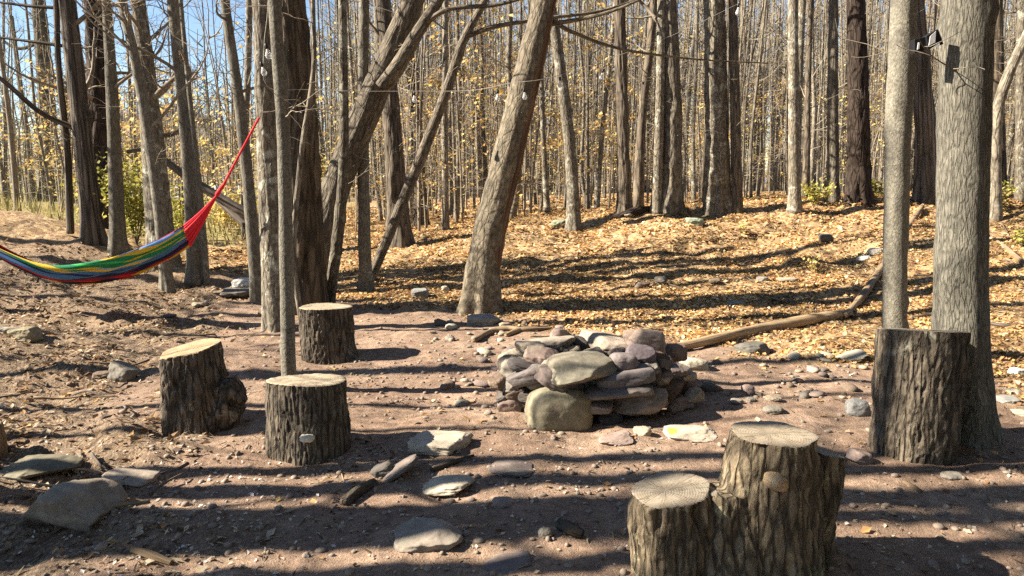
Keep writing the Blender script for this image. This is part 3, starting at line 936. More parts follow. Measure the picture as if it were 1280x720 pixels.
def knob(mb, base, p0, p1, r0, r1, amp=.012, seed=1):
    pts = spline([p0, (np.array(p0) + np.array(p1)) / 2, p1], 24)
    rad = np.linspace(r0, r1, 24); rad[-3:] *= np.array([.9, .7, .35])
    tmp = MB()
    tube(tmp, pts, rad, 40, True, lambda th, L, bk: 1 + .16 * fbm(bk * 14 + seed, 3))
    mb.add(tmp.V[0] + np.array(base), tmp.Q[0], tmp.T[0], bk=tmp.V[0])


def make_stump(label, px, pyb, wpx, hpx_top, bark_m, cutcol, **kw):
    """px centre, pyb front base pixel row, width pixels, top centre pixel row"""
    g = G(px, pyb)
    r = pw(wpx, px, pyb, g[1]) / 2
    Yc = g[1] + r * .9
    r = pw(wpx, px, pyb, Yc) / 2
    b = np.array([P(px, pyb, Yc)[0], Yc, 0]); b[2] = gz(b[0], b[1])
    h = P(px, hpx_top, Yc)[2] - b[2]
    root = empty('stump', b, label, 'stump', 'sawn log stumps set as seats round the fire pit')
    mb, cb = stump('stump', b, r * kw.pop('rb', 1.05), r * kw.pop('rt', .97), h, **kw)
    return root, mb, cb, b, r, h


CREAM, PALEC, GREYC = (.52, .39, .23), (.54, .45, .32), (.34, .29, .23)
# flat stump with fungus
root, mb, cb, b, r, h = make_stump('grey barked stump with bright flat top and a small bracket fungus on its front', 389, 577, 96, 475, M['stump_bark'], PALEC,
                                   ty=-.09, amp=.014, seed=2.2, rb=1.0, rt=.95, flare=.012)
mb.build('bark', M['stump_bark'], root); o = cb.build('cut_face', M['cut'], root); o.color = (*PALEC, 1)
v = rock_shape(55, .1, 0, .12) * np.array([.042, .05, .02])
q = P(385, 547, b[1] - r * .97)
fm = MB(); fm.add(v + q, T=ICO_T); fm.build('bracket_fungus', M['fungus'], root)
# flared stump
root, mb, cb, b, r, h = make_stump('furthest stump with flared right foot and level cream top beside the twin trunks', 409, 454, 68, 383, M['stump_bark'], PALEC,
                                   ty=-.05, amp=.016, seed=3.9, rb=.98, rt=.98, lobes=lambda th, t: .13 * math.exp(-t * 4.5) * np.maximum(np.cos(th + .35), 0) ** 2)
mb.build('bark', M['stump_bark'], root); o = cb.build('cut_face', M['cut'], root); o.color = (*PALEC, 1)
# tall wide stump, right
root, mb, cb, b, r, h = make_stump('tall wide upright stump with furrowed bark before the thick grey trunk', 1138, 578, 103, 413, M['stump_bark'], GREYC,
                                   ty=-.165, tx=-.03, amp=.013, seed=5.1, rb=.97, rt=1.0, ns=300, nz=140)
mb.build('bark', M['stump_bark'], root); o = cb.build('cut_face', M['cut'], root); o.color = (*GREYC, 1)
# sliver of a stump at the left edge
root, mb, cb, b, r, h = make_stump('orange brown stump showing only its right edge at the left border', -35, 578, 66, 534, M['stump_bark'], PALEC, seed=6.4, amp=.01)
mb.build('bark', M['log'], root); o = cb.build('cut_face', M['cut'], root); o.color = (*PALEC, 1)

# two-tier chair stump in front: three grown-together stems
Yc = 2.78
b = np.array([P(930, 700, Yc)[0], Yc, 0]); b[2] = gz(b[0], b[1])
root = empty('stump', b, 'two tier stump in front with low seat, taller back and branch nub', 'stump', 'sawn log stumps set as seats round the fire pit')


def stem(pxt, pyt, wt, pxb, wb, Yt, Yb):
    t = P(pxt, pyt, Yt); lo = np.array([P(pxb, 700, Yb)[0], Yb, b[2] - .06])
    return lo, t, pw(wb, pxb, 700, Yb) / 2, pw(wt, pxt, pyt, Yt) / 2


stems = [stem(838, 611, 100, 848, 116, 2.78, 2.80), stem(967, 541, 104, 950, 146, 2.84, 2.84), stem(1026, 562, 56, 982, 90, 3.0, 2.97), stem(905, 612, 60, 905, 120, 2.78, 2.75)]
def fuse(tubes, voxel=.0065, smooth=3, plane=None, seed=0.0, amp=1.0, planes=None):
    """voxel-fuse overlapping closed tubes into one skin; returns verts, face arrays, top mask (per face)"""
    rm = MB()
    for kk, (pts, rad) in enumerate(tubes):
        tube(rm, pts, rad, 48, True, lambda th, L, bk: 1 + .05 * np.sin(2 * th + kk + seed) + .04 * np.sin(5 * th + kk * 2))
    tmp = bpy.data.objects.new('tmp_stump', rm.mesh('tmp_stump', M['stump_seat'])); COL.objects.link(tmp)
    md = tmp.modifiers.new('r', 'REMESH'); md.mode = 'VOXEL'; md.voxel_size = voxel
    ms = tmp.modifiers.new('s', 'SMOOTH'); ms.factor = .5; ms.iterations = smooth
    dg = bpy.context.evaluated_depsgraph_get(); dg.update()
    em = bpy.data.meshes.new_from_object(tmp.evaluated_get(dg))
    bpy.data.objects.remove(tmp)
    nv = len(em.vertices)
    V = np.empty(nv * 3, np.float32); em.vertices.foreach_get('co', V); V = V.reshape(-1, 3).astype(float)
    N = np.empty(nv * 3, np.float32); em.vertices.foreach_get('normal', N); N = N.reshape(-1, 3)
    fv = np.empty(len(em.loops), np.int32); em.loops.foreach_get('vertex_index', fv)
    lt = np.empty(len(em.polygons), np.int32); em.polygons.foreach_get('loop_total', lt)
    assert (lt == 4).all()
    Fq = fv.reshape(-1, 4)
    if plane is not None:
        over = V[:, 2] - plane(V[:, 0], V[:, 1])
        hit = over > -.004
        V[hit, 2] -= over[hit]
        N[hit] = (0, 0, 1)
    side = np.clip(1 - np.maximum(N[:, 2], 0) * 1.2, 0, 1)
    dsp = amp * (.010 * (ridg(V + 3.3 + seed + .02 * fbm(V * 9, 2)[:, None], 28, .15) - .35) + .0035 * fbm(V * np.array([60, 60, 26]), 2) + .013 * fbm(V * 6 + seed, 3) - .05 * np.maximum(fbm(V * np.array([12, 12, 6]) + 9 + seed, 2) - .3, 0)) * side
    top = (N[Fq, 2].min(1) > .72)
    return V, V + N * dsp[:, None], Fq, top


def sub_mesh(name, V, bk, Fq, mat, parent):
    u, inv = np.unique(Fq, return_inverse=True)
    m = MB(); m.add(V[u], inv.reshape(-1, 4), bk=bk[u])
    return m.build(name, mat, parent, origin=(0, 0, 0))


V0, V2, Fq, top = fuse([(spline([lo, lo * .5 + t * .5, t], 40) - b, np.linspace(rb, rt, 40)) for lo, t, rb, rt in stems])
tops = [(t - b, rt) for lo, t, rb, rt in stems[:3]]
fc = V0[Fq].mean(1)
istop = np.zeros(len(Fq), int) - 1
for kk, (t, rt) in enumerate(tops):
    near = top & (np.hypot(fc[:, 0] - t[0], fc[:, 1] - t[1]) < rt * 1.12) & (np.abs(fc[:, 2] - t[2]) < .035)
    istop[near] = kk
sub_mesh('bark', V2, V0, Fq[istop < 0], M['stump_seat'], root)
for kk, ((t, rt), cc) in enumerate(zip(tops, ((.42, .36, .275), (.50, .42, .31), (.43, .36, .27)))):
    VV = V2.copy(); VV[:, 2] += .0015 * pn(V2 * 22)
    o = sub_mesh('cut_face', VV, (V0 - t) * np.array([1, 1, 0]) + np.array([.02, .01, 0]), Fq[istop == kk], M['cut'], root); o.color = (*cc, 1)


# nub follows; first the slant topped stump, left
broot = root
root, mb, cb, b1, r, h = make_stump('dark barked stump with slanting cream top and a root knob on its right side', 247, 539, 78, 434, M['stump_dark'], CREAM)
t1 = [(np.array([(.01, 0, -.06), (0, 0, .2), (-.015, 0, h + .14)]), (r * 1.12, r * 1.0, r * .90)),
      (np.array([(.06, -.02, .10), (r * 1.0, -.04, .18), (r * 1.5, -.05, .235)]), (.13, .115, .085)),
      (np.array([(.05, -.02, -.05), (r * .7, -.05, .03), (r * 1.25, -.05, .16)]), (.15, .14, .10))]
pl = lambda x, y: h + .19 * x + .06 * y
V0, V2, Fq, top = fuse([(spline(p_, 30), np.interp(np.linspace(0, 1, 30), (0, .5, 1), r_)) for p_, r_ in t1], plane=pl, seed=4.0, amp=1.25)
fc = V2[Fq].mean(1); tp = np.abs(fc[:, 2] - pl(fc[:, 0], fc[:, 1])) < .006
sub_mesh('bark', V2, V0, Fq[~tp], M['stump_dark'], root)
o = sub_mesh('cut_face', V2, V0 * np.array([1, 1, 0]), Fq[tp], M['cut'], root); o.color = (*CREAM, 1)
root = broot
nb = MB(); q = P(976, 605, 2.645)
tube(nb, spline([q + np.array([-.03, .10, .0]), q + np.array([-.01, .03, 0]), q + np.array([.004, -.012, 0])], 12), np.concatenate([np.linspace(.046, .030, 11), [.027]]), 28, True, lambda th, L, bk: 1 + .1 * fbm(bk * 30, 2))
o = nb.build('branch_nub', M['tan_log'], root)

# ------------------------------------------------------------------ trees


def bark_disp(kind, amp, seed):
    if kind == 'rough':
        return lambda th, L, bk: 1 + amp * (ridg(bk + seed, 14, .14) - .4) + .04 * fbm(bk * 2.5 + seed, 2)
    if kind == 'shag':
        return lambda th, L, bk: 1 + amp * (ridg(bk + seed, 18, .05) - .4) + .05 * fbm(bk * 2.5 + seed, 2)
    kr = np.random.default_rng(int(abs(seed) * 1000) + 3)
    kn = [(kr.uniform(0, 6.28), kr.uniform(.3, 6), kr.uniform(.12, .28), kr.uniform(.0015, .006)) for _ in range(12)]

    def f(th, L, bk):
        o = 1 + .06 * fbm(bk * 3 + seed, 3) + amp * .4 * fbm(bk * np.array([24, 24, 7]) + seed, 3)
        for a, l, h, w_ in kn:
            d = np.angle(np.exp(1j * (th - a)))
            o = o + h * np.exp(-d * d / .12 - (L - l) ** 2 / w_)
        return o
    return f


def rbranch(mb, p, d, L, r, lvl, rg, up=.15, ns=5, leaves=None):
    """a wandering branch with side twigs"""
    n = 7 if lvl else 5
    pts = [np.array(p)]; d = np.array(d) / np.linalg.norm(d)
    for i in range(n):
        d = d + rg.normal(0, .16, 3) + np.array([0, 0, up * .3]); d /= np.linalg.norm(d)
        pts.append(pts[-1] + d * L / n)
    pts = np.array(pts)
    tube(mb, pts, np.linspace(r, max(r * .25, .002), n + 1), ns, False, seed=rg.uniform(0, 9))
    if leaves is not None and lvl == 0:
        leaves.append(pts[2:])
    if lvl > 0:
        for k in range(int(rg.integers(3, 6))):
            i = rg.integers(2, n + 1)
            dd = d * .5 + rg.normal(0, .6, 3); dd[2] = dd[2] * .6 + .15
            rbranch(mb, pts[i], dd, L * rg.uniform(.3, .6), max(r * .4, .003), lvl - 1, rg, up, max(3, ns - 1), leaves)


def finish_top(pts, rad, H, rg):
    """carry a trunk on above the picture to full height"""
    pts = [np.array(p) for p in pts]; rad = list(rad)
    d = pts[-1] - pts[-2]; d /= np.linalg.norm(d)
    while pts[-1][2] < H:
        d = d * .9 + np.array([0, 0, .12]) + rg.normal(0, .03, 3); d /= np.linalg.norm(d)
        pts.append(pts[-1] + d * 1.4); rad.append(max(rad[-1] * .86, .02))
    return np.array(pts), np.array(rad)


TG = 'trees standing round the clearing'


def tree(label, spec, wid, bm, kind='plain', amp=.1, H=6.4, flare=.5, ns=36, seed=None, nbr=3, twig=5, Y=None, dY=0.0, group=TG, name='tree', low=None, limbs=(), bmin=.6, extra=None):
    """spec: pixel points from the base upward, wid: pixel widths there; depth from the ground under the base pixel"""
    sd = len(bpy.data.objects) if seed is None else seed
    rg = np.random.default_rng(sd)
    px, py = spec[0]
    if Y is None:
        g = G(px, py); Yb = g[1] + pw(wid[0], px, py, g[1]) * .4
    else: Yb = Y
    n = len(spec)
    pts = [P(a, b_, Yb + dY * i / max(1, n - 1)) for i, (a, b_) in enumerate(spec)]
    rad = [pw(w, a, b_, Yb) / 2 for w, (a, b_) in zip(wid, spec)]
    base = np.array([pts[0][0], pts[0][1], gz(pts[0][0], pts[0][1])])
    pts[0] = base - np.array([0, 0, .12])
    pts, rad = finish_top(pts, rad, H, rg)
    m = max(30, int(H * 14)) if ns > 24 else max(20, int(H * 5))
    q = spline(np.concatenate([pts, rad[:, None]], 1), m)
    pp, rr = q[:, :3], np.maximum(q[:, 3], .008)
    Lb = np.concatenate([[0], np.cumsum(np.linalg.norm(np.diff(pp, axis=0), axis=1))])
    fs = rr[0] * 1.5 + .05
    bd = bark_disp(kind, amp, sd * .37)

    def disp(th, L, bk):
        f = np.exp(-np.maximum(L - .1, 0) / fs)
        lob = .6 + .5 * np.sin(th * 5 + sd) * np.sin(th * 2 + sd * 2)
        return bd(th, L, bk) + flare * f * lob
    if px < 340: nbr, bmin, twig = 6, .34, 7
    root = empty(name, base, label, 'tree', group)
    tm = MB(); tube(tm, pp, rr, ns, True, disp, seed=sd % 7)
    for lp, lw, ld in limbs:      # big limbs given in pixels, joined into the trunk mesh
        a = [P(x, y, Yb + d_) for (x, y), d_ in zip(lp, ld)]
        w_ = [pw(w, *lp[0], Yb) / 2 for w in lw]
        qq = spline(np.concatenate([np.array(a), np.array(w_)[:, None]], 1), 60)
        tube(tm, qq[:, :3], np.maximum(qq[:, 3], .003), 14 if lw[0] > 8 else 6, True, bark_disp(kind, amp, sd), seed=sd % 5)
    tm.build('trunk', bm, root)
    cr = MB()
    for k in range(nbr):
        i = int(rg.uniform(bmin, .97) * (m - 1))
        a = rg.uniform(0, 6.28)
        rbranch(cr, pp[i], (math.cos(a), math.sin(a), rg.uniform(.2, .9)), rg.uniform(1.0, 2.6) * H / 10, rr[i] * .35, 2, rg, .2, 5)
    for k in range(twig):
        i = int(rg.uniform(.22, .62) * (m - 1)); a = rg.uniform(0, 6.28)
        rbranch(cr, pp[i], (math.cos(a), math.sin(a), rg.uniform(-.2, .5)), rg.uniform(.25, .9), .006, 1, rg, .1, 3)
    if cr.n: cr.build('crown', M['twig'], root)
    return root, Yb, pp, rr


# left bank
tree('slim dark scaly tree leaning left far back on the left bank', [(64, 252), (58, 120), (48, 0)], (22, 18, 15), M['dark_wood_bark'], 'rough', .2, limbs=[([(55, 50), (20, 60), (-20, 30)], (5, 4, 2), (0, 0, .3))])
tree('thin bent sapling nearest the left edge of the picture', [(22, 262), (12, 150), (0, 60), (-8, 0)], (7, 6, 5, 4), M['twig'], ns=12, H=7, nbr=4)
tree('thin crooked sapling second from the left edge', [(42, 258), (28, 130), (14, 20)], (7, 6, 5), M['dark_wood_bark'], ns=12, H=7, nbr=4)
tree('shaggy barked tree with peeling grey strips behind the hammock', [(118, 306), (104, 180), (84, 0)], (24, 21, 19), M['shag_bark'], 'shag', .2, limbs=[([(88, 292), (84, 190), (74, 90), (70, 0), (66, -60)], (9, 8, 7, 6, 5), (.2, .1, 0, 0, 0)), ([(92, 160), (50, 140), (0, 98), (-40, 80)], (7, 6, 5, 3), (0, -.2, -.4, -.5)), ([(84, 58), (40, 52), (0, 47)], (5, 4, 3), (0, 0, 0)), ([(78, 10), (40, 8), (0, 3)], (5, 4, 3), (0, 0, 0))])
tree('almost black tree trunk between the shaggy tree and the pale edged tree', [(131, 276), (124, 140), (118, 0)], (28, 25, 23), M['dark_bark'], 'rough', .25, Y=14.5)
tree('straight tree with pale sunlit left edge rising from the foot of the left bank', [(148, 320), (142, 160), (133, 0)], (19, 15, 11), M['smooth_bark'], 'rough', .08, limbs=[([(160, 190), (178, 187), (195, 190)], (5, 6, 6), (.2, .6, 1.2))])
tree('pale slim tree leaning left in front of the mottled trunk', [(210, 366), (195, 230), (170, 80), (152, 0)], (15, 14, 12, 11), M['smooth_bark'], amp=.08)
tree('mottled stout trunk behind the pale slim leaning tree', [(204, 338), (192, 190), (180, 60), (172, 0)], (33, 27, 19, 18), M['mottled_bark'], 'rough', .12, limbs=[([(206, 170), (222, 165), (240, 150)], (7, 5, 4), (0, 0, 0))])
tree('two stemmed tree the hammock passes in front of', [(246, 356), (234, 180), (216, 0)], (19, 16, 13), M['smooth_bark'], amp=.08, limbs=[([(259, 357), (252, 260), (236, 110), (226, 0), (222, -60)], (8, 7, 6, 5, 5), (-.1, -.15, -.15, -.1, -.1))])
tree('slim pale trunk just left of the red hammock rope', [(323, 377), (312, 250), (298, 120), (281, 0)], (17, 15, 13, 11), M['smooth_bark'], amp=.08)
# twin stems the hammock hangs from
B1 = tree('left stem of the twin trunks, pale on its left edge, hung with glass bulbs', [(348, 414), (340, 250), (334, 120), (329, 0)], (34, 31, 29, 27), M['mottled_bark'], 'rough', .14, H=6.5, ns=56, flare=.25)
tree('right stem of the twin trunks with rough dark brown bark', [(379, 392), (378, 250), (371, 100), (362, 0)], (52, 47, 40, 36), M['rough_bark'], 'rough', .22, H=7, ns=64, flare=.3)
tree('thin smooth grey trunk standing right behind the fungus stump', [(361, 488), (358, 330), (354, 160), (343, 0)], (18, 17, 16, 16), M['sleek_bark'], amp=.07, H=8, ns=40, flare=.15)
tree('thin wavy stem hugging the rough dark trunk', [(381, 388), (367, 322), (377, 190), (392, 90), (391, 0)], (8, 7, 7, 6, 6), M['wood_bark'], ns=14, H=7, nbr=4, Y=7.9)
# centre left
tree('stout forked trunk leaning steeply right behind the twin trunks', [(380, 318), (418, 240), (458, 140), (492, 60), (516, 0)], (36, 35, 34, 31, 28), M['mid_bark'], 'rough', .12, Y=10.8, H=6.2, ns=56, flare=.1,
     limbs=[([(478, 110), (498, 82), (524, 38), (548, 0), (575, -50)], (20, 18, 15, 13, 12), (-.15, -.2, -.2, -.2, -.2)), ([(528, 32), (560, 12), (620, 6), (660, -4)], (7, 6, 5, 3), (-.2, -.3, -.4, -.5))])
tree('slender trunk kinked left at its foot beside the straight slender trunk', [(408, 378), (424, 280), (430, 180), (428, 0)], (14, 14, 12, 10), M['mottled_bark'], amp=.08, ns=28, Y=9.6)
tree('straight slender trunk where the diagonal pole starts', [(457, 366), (454, 200), (455, 0)], (17, 14, 12), M['smooth_bark'], 'rough', .1, ns=32)
tree('bare diagonal pole of a tree slanting up to the right', [(458, 352), (502, 256), (552, 130), (580, 50), (606, 0)], (12, 13, 13, 11, 9), M['mid_bark'], amp=.08, ns=28, H=6.5, flare=.1, nbr=3,
     limbs=[([(585, 45), (620, 33), (690, 22), (750, 14), (806, -4)], (6, 6, 5, 4, 2), (0, 0, .3, .5, .7))])
tree('dark trunk with a pale buttress behind the diagonal pole', [(501, 310), (492, 180), (479, 0)], (28, 22, 17), M['dark_wood_bark'], 'rough', .2)
tree('dark straight trunk right of the buttressed one', [(527, 282), (520, 150), (512, 40), (510, 0)], (17, 14, 11, 10), M['dark_wood_bark'], 'rough', .18)
tree('light grey pole with a small rock pile at its foot', [(557, 288), (556, 150), (557, 0)], (9, 8, 7), M['wood_bark'], ns=14)
# the big leaning one
D = tree('big trunk leaning right behind the fire pit with bare red wood strip', [(600, 392), (608, 310), (634, 200), (660, 90), (681, 0)], (43, 40, 38, 35, 29), M['beech_bark'], 'plain', .12, H=9, ns=72, flare=.6,
         limbs=[([(690, 30), (735, 22), (770, 12), (812, -6)], (6, 5, 4, 3), (0, -.1, -.2, -.3)), ([(686, 24), (720, 42), (780, 62), (870, 74), (960, 79)], (6, 5, 4, 3, 2), (0, .2, .5, 1, 1.5))])
root, Yb, pp, rr = D
st = MB()
k0, k1 = int(len(pp) * .02), int(len(pp) * .75)
sp = pp[k0:k1] + np.stack([rr[k0:k1] * .66, -rr[k0:k1] * .44, 0 * rr[k0:k1]], -1)
tube(st, sp, rr[k0:k1] * .34, 20, True, bark_disp('shag', .25, 3), seed=2)
st.build('bare_wood_strip', M['red_wood'], root)
# crest trees on the right
tree('light grey slim tree on the crest just right of the leaning trunk', [(718, 287), (713, 190), (697, 60), (688, 0)], (17, 15, 13, 12), M['mottled_bark'], amp=.1, ns=30)
tree('dark stout crest tree with pale left side and two close companions', [(838, 268), (841, 150), (835, 0)], (25, 22, 20), M['wood_bark'], 'rough', .2)
tree('pale companion pole left of the dark stout crest tree', [(820, 268), (824, 150), (827, 0)], (13, 12, 10), M['mottled_bark'], ns=20)
tree('shaggy grey crest tree with a mossy boulder at its foot', [(898, 272), (896, 150), (893, 0)], (30, 27, 25), M['mottled_bark'], 'shag', .22)
tree('dark companion right behind the shaggy grey crest tree', [(922, 266), (919, 130), (916, 0)], (13, 12, 11), M['dark_wood_bark'], 'rough', .2, ns=20)
tree('dark straight tree on the crest above the dark log', [(781, 268), (778, 130), (774, 0)], (17, 15, 13), M['dark_wood_bark'], 'rough', .2)
tree('grey spotted pole on the crest left of the yellow plants', [(994, 266), (992, 130), (991, 0)], (15, 13, 12), M['mottled_bark'], ns=24)
tree('nearly black stout tree behind the crest left of the slim grey trunk', [(1073, 254), (1073, 130), (1070, 0)], (27, 24, 20), M['dark_bark'], 'rough', .2)
tree('brown pole close left of the nearly black stout tree', [(1042, 252), (1041, 130), (1042, 0)], (15, 13, 11), M['wood_bark'], ns=22)
# right pair
F1 = tree('slim smooth grey trunk behind the tall upright stump', [(1119, 452), (1119, 330), (1123, 160), (1130, 0)], (28, 28, 30, 31), M['sleek_bark'], amp=.08, H=9, ns=56, flare=.2)
F2 = tree('thick pale grey trunk with fine fissures at the right, flared at its foot', [(1205, 552), (1202, 420), (1202, 280), (1206, 130), (1211, 0)], (66, 61, 59, 59, 59), M['fissured_bark'], 'plain', .05, H=9, ns=96, flare=.62)
tree('twisted reddish shaggy trunk seen between the grey pair', [(1160, 240), (1156, 150), (1151, 60), (1146, 0)], (26, 22, 18, 16), M['shag_bark'], 'shag', .3, Y=14.5)
tree('curved pinkish branchy tree at the right edge', [(1246, 262), (1246, 150), (1262, 90), (1290, 30)], (15, 13, 12, 11), M['wood_bark'], ns=24, Y=12.5, H=7)
tree('dark shaggy trunk just right of the thick grey trunk', [(1251, 248), (1249, 130), (1247, 0)], (14, 12, 11), M['rough_bark'], 'rough', .2, ns=24, Y=15.5)
tree('pale straight tree cut by the right border', [(1278, 252), (1277, 130), (1279, 0)], (14, 13, 12), M['mottled_bark'], ns=24)

# trees beside the camera's left, out of the picture, whose shadows band the foreground
OG = 'trees beyond the left edge shading the clearing'
for x, yt, r, H_, bs in [(-8, 2.38, .27, 12, 7), (-7, 2.87, .115, 11, 4), (-8.5, 3.20, .15, 12, 8), (-7, 3.45, .18, 12, 8), (-6.3, 3.81, .115, 11, 7), (-6.6, 4.10, .095, 10, 5), (-9, 1.75, .32, 12, 7), (-8.5, 5.3, .07, 10, 3), (-10, 6.35, .16, 11, 3), (-11.5, 11.4, .13, 7.5, 12), (-12.5, 12.3, .10, 8, 10), (-11, 10.1, .10, 6.5, 9), (-10.5, 8.0, .09, 5.5, 6), (-7, 4.75, .05, 6, 8)]:
    y = yt + .07 * x
    rg = np.random.default_rng(int(x * 100 + y * 10 + 5000))
    z = gz(x, y); root = empty('tree', (x, y, z), 'tall bare tree beyond the left edge shading the clearing', 'tree', OG)
    pts = np.array([(x + .12 * math.sin(i * 1.3 + x) * i / 4, y + .035 * math.cos(i * .9 + y) * i / 4, z - .1 + i * H_ / 8) for i in range(9)])
    q = spline(np.concatenate([pts, np.linspace(r, r * .45, 9)[:, None]], 1), 60)
    mb = MB(); tube(mb, q[:, :3], q[:, 3], 20, True, bark_disp('plain', .1, x)); mb.build('trunk', M['wood_bark'], root)
    cr = MB()
    for k in range(bs):
        i = int(rg.uniform(.25, .95) * 59); a = rg.uniform(0, 6.28)
        rbranch(cr, q[i, :3], (math.cos(a), math.sin(a), rg.uniform(.1, .8)), rg.uniform(1.2, 2.8), q[i, 3] * .35, 2, rg, .2, 4)
    cr.build('crown', M['twig'], root)

# unseen leafy trees added right of and behind the viewpoint to block skylight
ct, ccr = None, None
rg = np.random.default_rng(909)
mb = MB(); tube(mb, spline([(0, 0, -.2), (.1, 0, 5), (0, .1, 10), (0, 0, 14)], 20), np.linspace(.2, .05, 20), 10, True); ct = mb.mesh('trunk', M['wood_bark'])
cr = MB(); cc = rg.normal(0, 1, (70, 3)) * np.array([1.5, 1.5, 2.8]) + np.array([0, 0, 7.5])
for k in range(70): tube(cr, spline([(0, 0, max(1, cc[k][2] - 1)), tuple(cc[k] * .6 + np.array([0, 0, cc[k][2] * .4 - .2])), tuple(cc[k])], 6), np.linspace(.04, .01, 6), 4, False)
c = np.repeat(cc, 45, 0) + rg.normal(0, .55, (70 * 45, 3)); leaf_quads(cr, c, rg.uniform(.15, .32, len(c)), pick([(.10, .075, .03), (.13, .09, .04), (.07, .07, .025)], len(c), rg), .8, 1.3, 1, rg)
ccr = cr.mesh('crown', [M['twig'], M['leaf']], smooth=False)
for k, (x, y) in enumerate([(6.5, -1), (8, 2.2), (5, -4), (10.5, 5), (1.5, -5), (8.5, -5), (12, .5), (-1.5, -8), (4.5, -8.5), (11.5, -3), (4.6, .6), (5.6, 2.2), (3.2, -1.8), (8.2, 4.6), (1.8, -2.6)]):
    root = empty('tree', (x, y, gz(x, y)), 'added unseen brown leaved skylight blocking tree %s' % ('beyond the right edge of the clearing' if y > -3 else 'behind the viewpoint of the clearing'), 'tree', 'added brown leaved trees blocking skylight around the viewpoint')
    root.rotation_euler = (0, 0, k * 1.7); root.scale = (1, 1, .9 + .05 * (k % 4))
    for nm, me in (('trunk', ct), ('crown', ccr)):
        o = bpy.data.objects.new(nm, me); COL.objects.link(o); o.parent = root

# ------------------------------------------------------------------ forest behind
def proto(seed, H, r, nlow, nup, leaves, pal, bm, leafsize=.065, wob=.25):
    """(trunk mesh, crown mesh) of one forest tree at the origin"""
    rg = np.random.default_rng(seed)
    n = 9
    off = np.cumsum(rg.normal(0, wob / n * 2, (n, 2)), 0); off[0] = 0
    pts = np.array([(off[i][0], off[i][1], -.2 + H * i / (n - 1)) for i in range(n)])
    rad = r * np.linspace(1, .35, n); rad[0] *= 1.35
    q = spline(np.concatenate([pts, rad[:, None]], 1), 40)
    mb = MB(); tube(mb, q[:, :3], q[:, 3], 9, True, lambda th, L, bk: 1 + .1 * fbm(bk * 4 + seed, 2), seed=seed)
    if rg.uniform() < .35:   # a fork
        i = int(rg.uniform(.3, .55) * 39); a = rg.uniform(0, 6.28)
        f = [q[i, :3]]
        for k in range(1, 6): f.append(q[i, :3] + np.array([math.cos(a) * .18 * k, math.sin(a) * .18 * k, H * .09 * k]))
        tube(mb, np.array(f), np.linspace(q[i, 3] * .7, q[i, 3] * .25, 6), 7, True, seed=seed)
    tm = mb.mesh('trunk', bm)
    cr = MB(); lv = []
    for k in range(nup):
        i = int(rg.uniform(.4, .98) * 39); a = rg.uniform(0, 6.28)
        rbranch(cr, q[i, :3], (math.cos(a), math.sin(a), rg.uniform(.3, 1.1)), rg.uniform(.9, 2.4) * H / 14, q[i, 3] * .35, 2, rg, .25, 4, lv)
    for k in range(nlow):
        i = int(rg.uniform(.08, .5) * 39); a = rg.uniform(0, 6.28)
        rbranch(cr, q[i, :3], (math.cos(a), math.sin(a), rg.uniform(-.1, .6)), rg.uniform(.5, 1.8), .011, 1, rg, .15, 3, lv)
    if leaves and lv:
        pts = np.concatenate(lv)
        c = pts[rg.integers(0, len(pts), leaves)] + rg.normal(0, .12, (leaves, 3))
        leaf_quads(cr, c, rg.uniform(.6, 1.2, leaves) * leafsize, pick(pal, leaves, rg), .9, 1.3, 1, rg)
    return tm, cr.mesh('crown', [M['twig'], M['leaf']], smooth=False)


protos = []
for k in range(12):
    protos.append(proto(40 + k, 14 + k % 4, .04 + .010 * (k % 7), 9, 6, [0, 50, 20, 110][k % 4], [AMBER, YELLOW][k % 2], [M['wood_bark'], M['dark_wood_bark'], M['mottled_bark'], M['wood_bark']][(k * 3) % 4]))

fr = np.random.default_rng(11)
placed = [(o.location.x, o.location.y) for o in bpy.data.objects if o.get('category') == 'tree']


LAND = [(60, 'dark scaly tree'), (105, 'shaggy hammock tree'), (142, 'pale edged tree'), (195, 'pale slim leaning tree'), (236, 'two stemmed tree'), (312, 'slim rope side trunk'), (360, 'twin trunks'), (428, 'kinked slender trunk'),
        (454, 'straight slender trunk'), (495, 'buttressed dark trunk'), (557, 'light grey pole'), (635, 'big leaning trunk'), (713, 'light grey slim tree'), (779, 'dark straight crest tree'), (840, 'dark stout crest tree'),
        (897, 'shaggy grey crest tree'), (992, 'spotted pole'), (1042, 'brown pole'), (1073, 'nearly black tree'), (1120, 'slim grey trunk'), (1205, 'thick grey trunk')]


def zone(px):
    if px < LAND[0][0]: return 'left of the ' + LAND[0][1]
    for (a, n), (b, m) in zip(LAND, LAND[1:]):
        if a <= px < b: return 'between %s and %s' % (n, m)
    return 'right of the ' + LAND[-1][1]


def number_labels(items):
    """items: (object, px, text); a text shared by several gets their order from the left"""
    by = {}
    for o, px, t in items: by.setdefault(t, []).append((px, o))
    W = ['leftmost', 'second', 'third', 'fourth', 'fifth', 'sixth', 'seventh', 'eighth', 'ninth', 'tenth', 'eleventh', 'twelfth']
    for t, l in by.items():
        l.sort(key=lambda q: q[0])
        for k, (px, o) in enumerate(l):
            if len(l) == 1: o['label'] = t
            elif k == len(l) - 1: o['label'] = 'rightmost ' + t
            else: o['label'] = '%s %s' % (W[min(k, 11)], t)


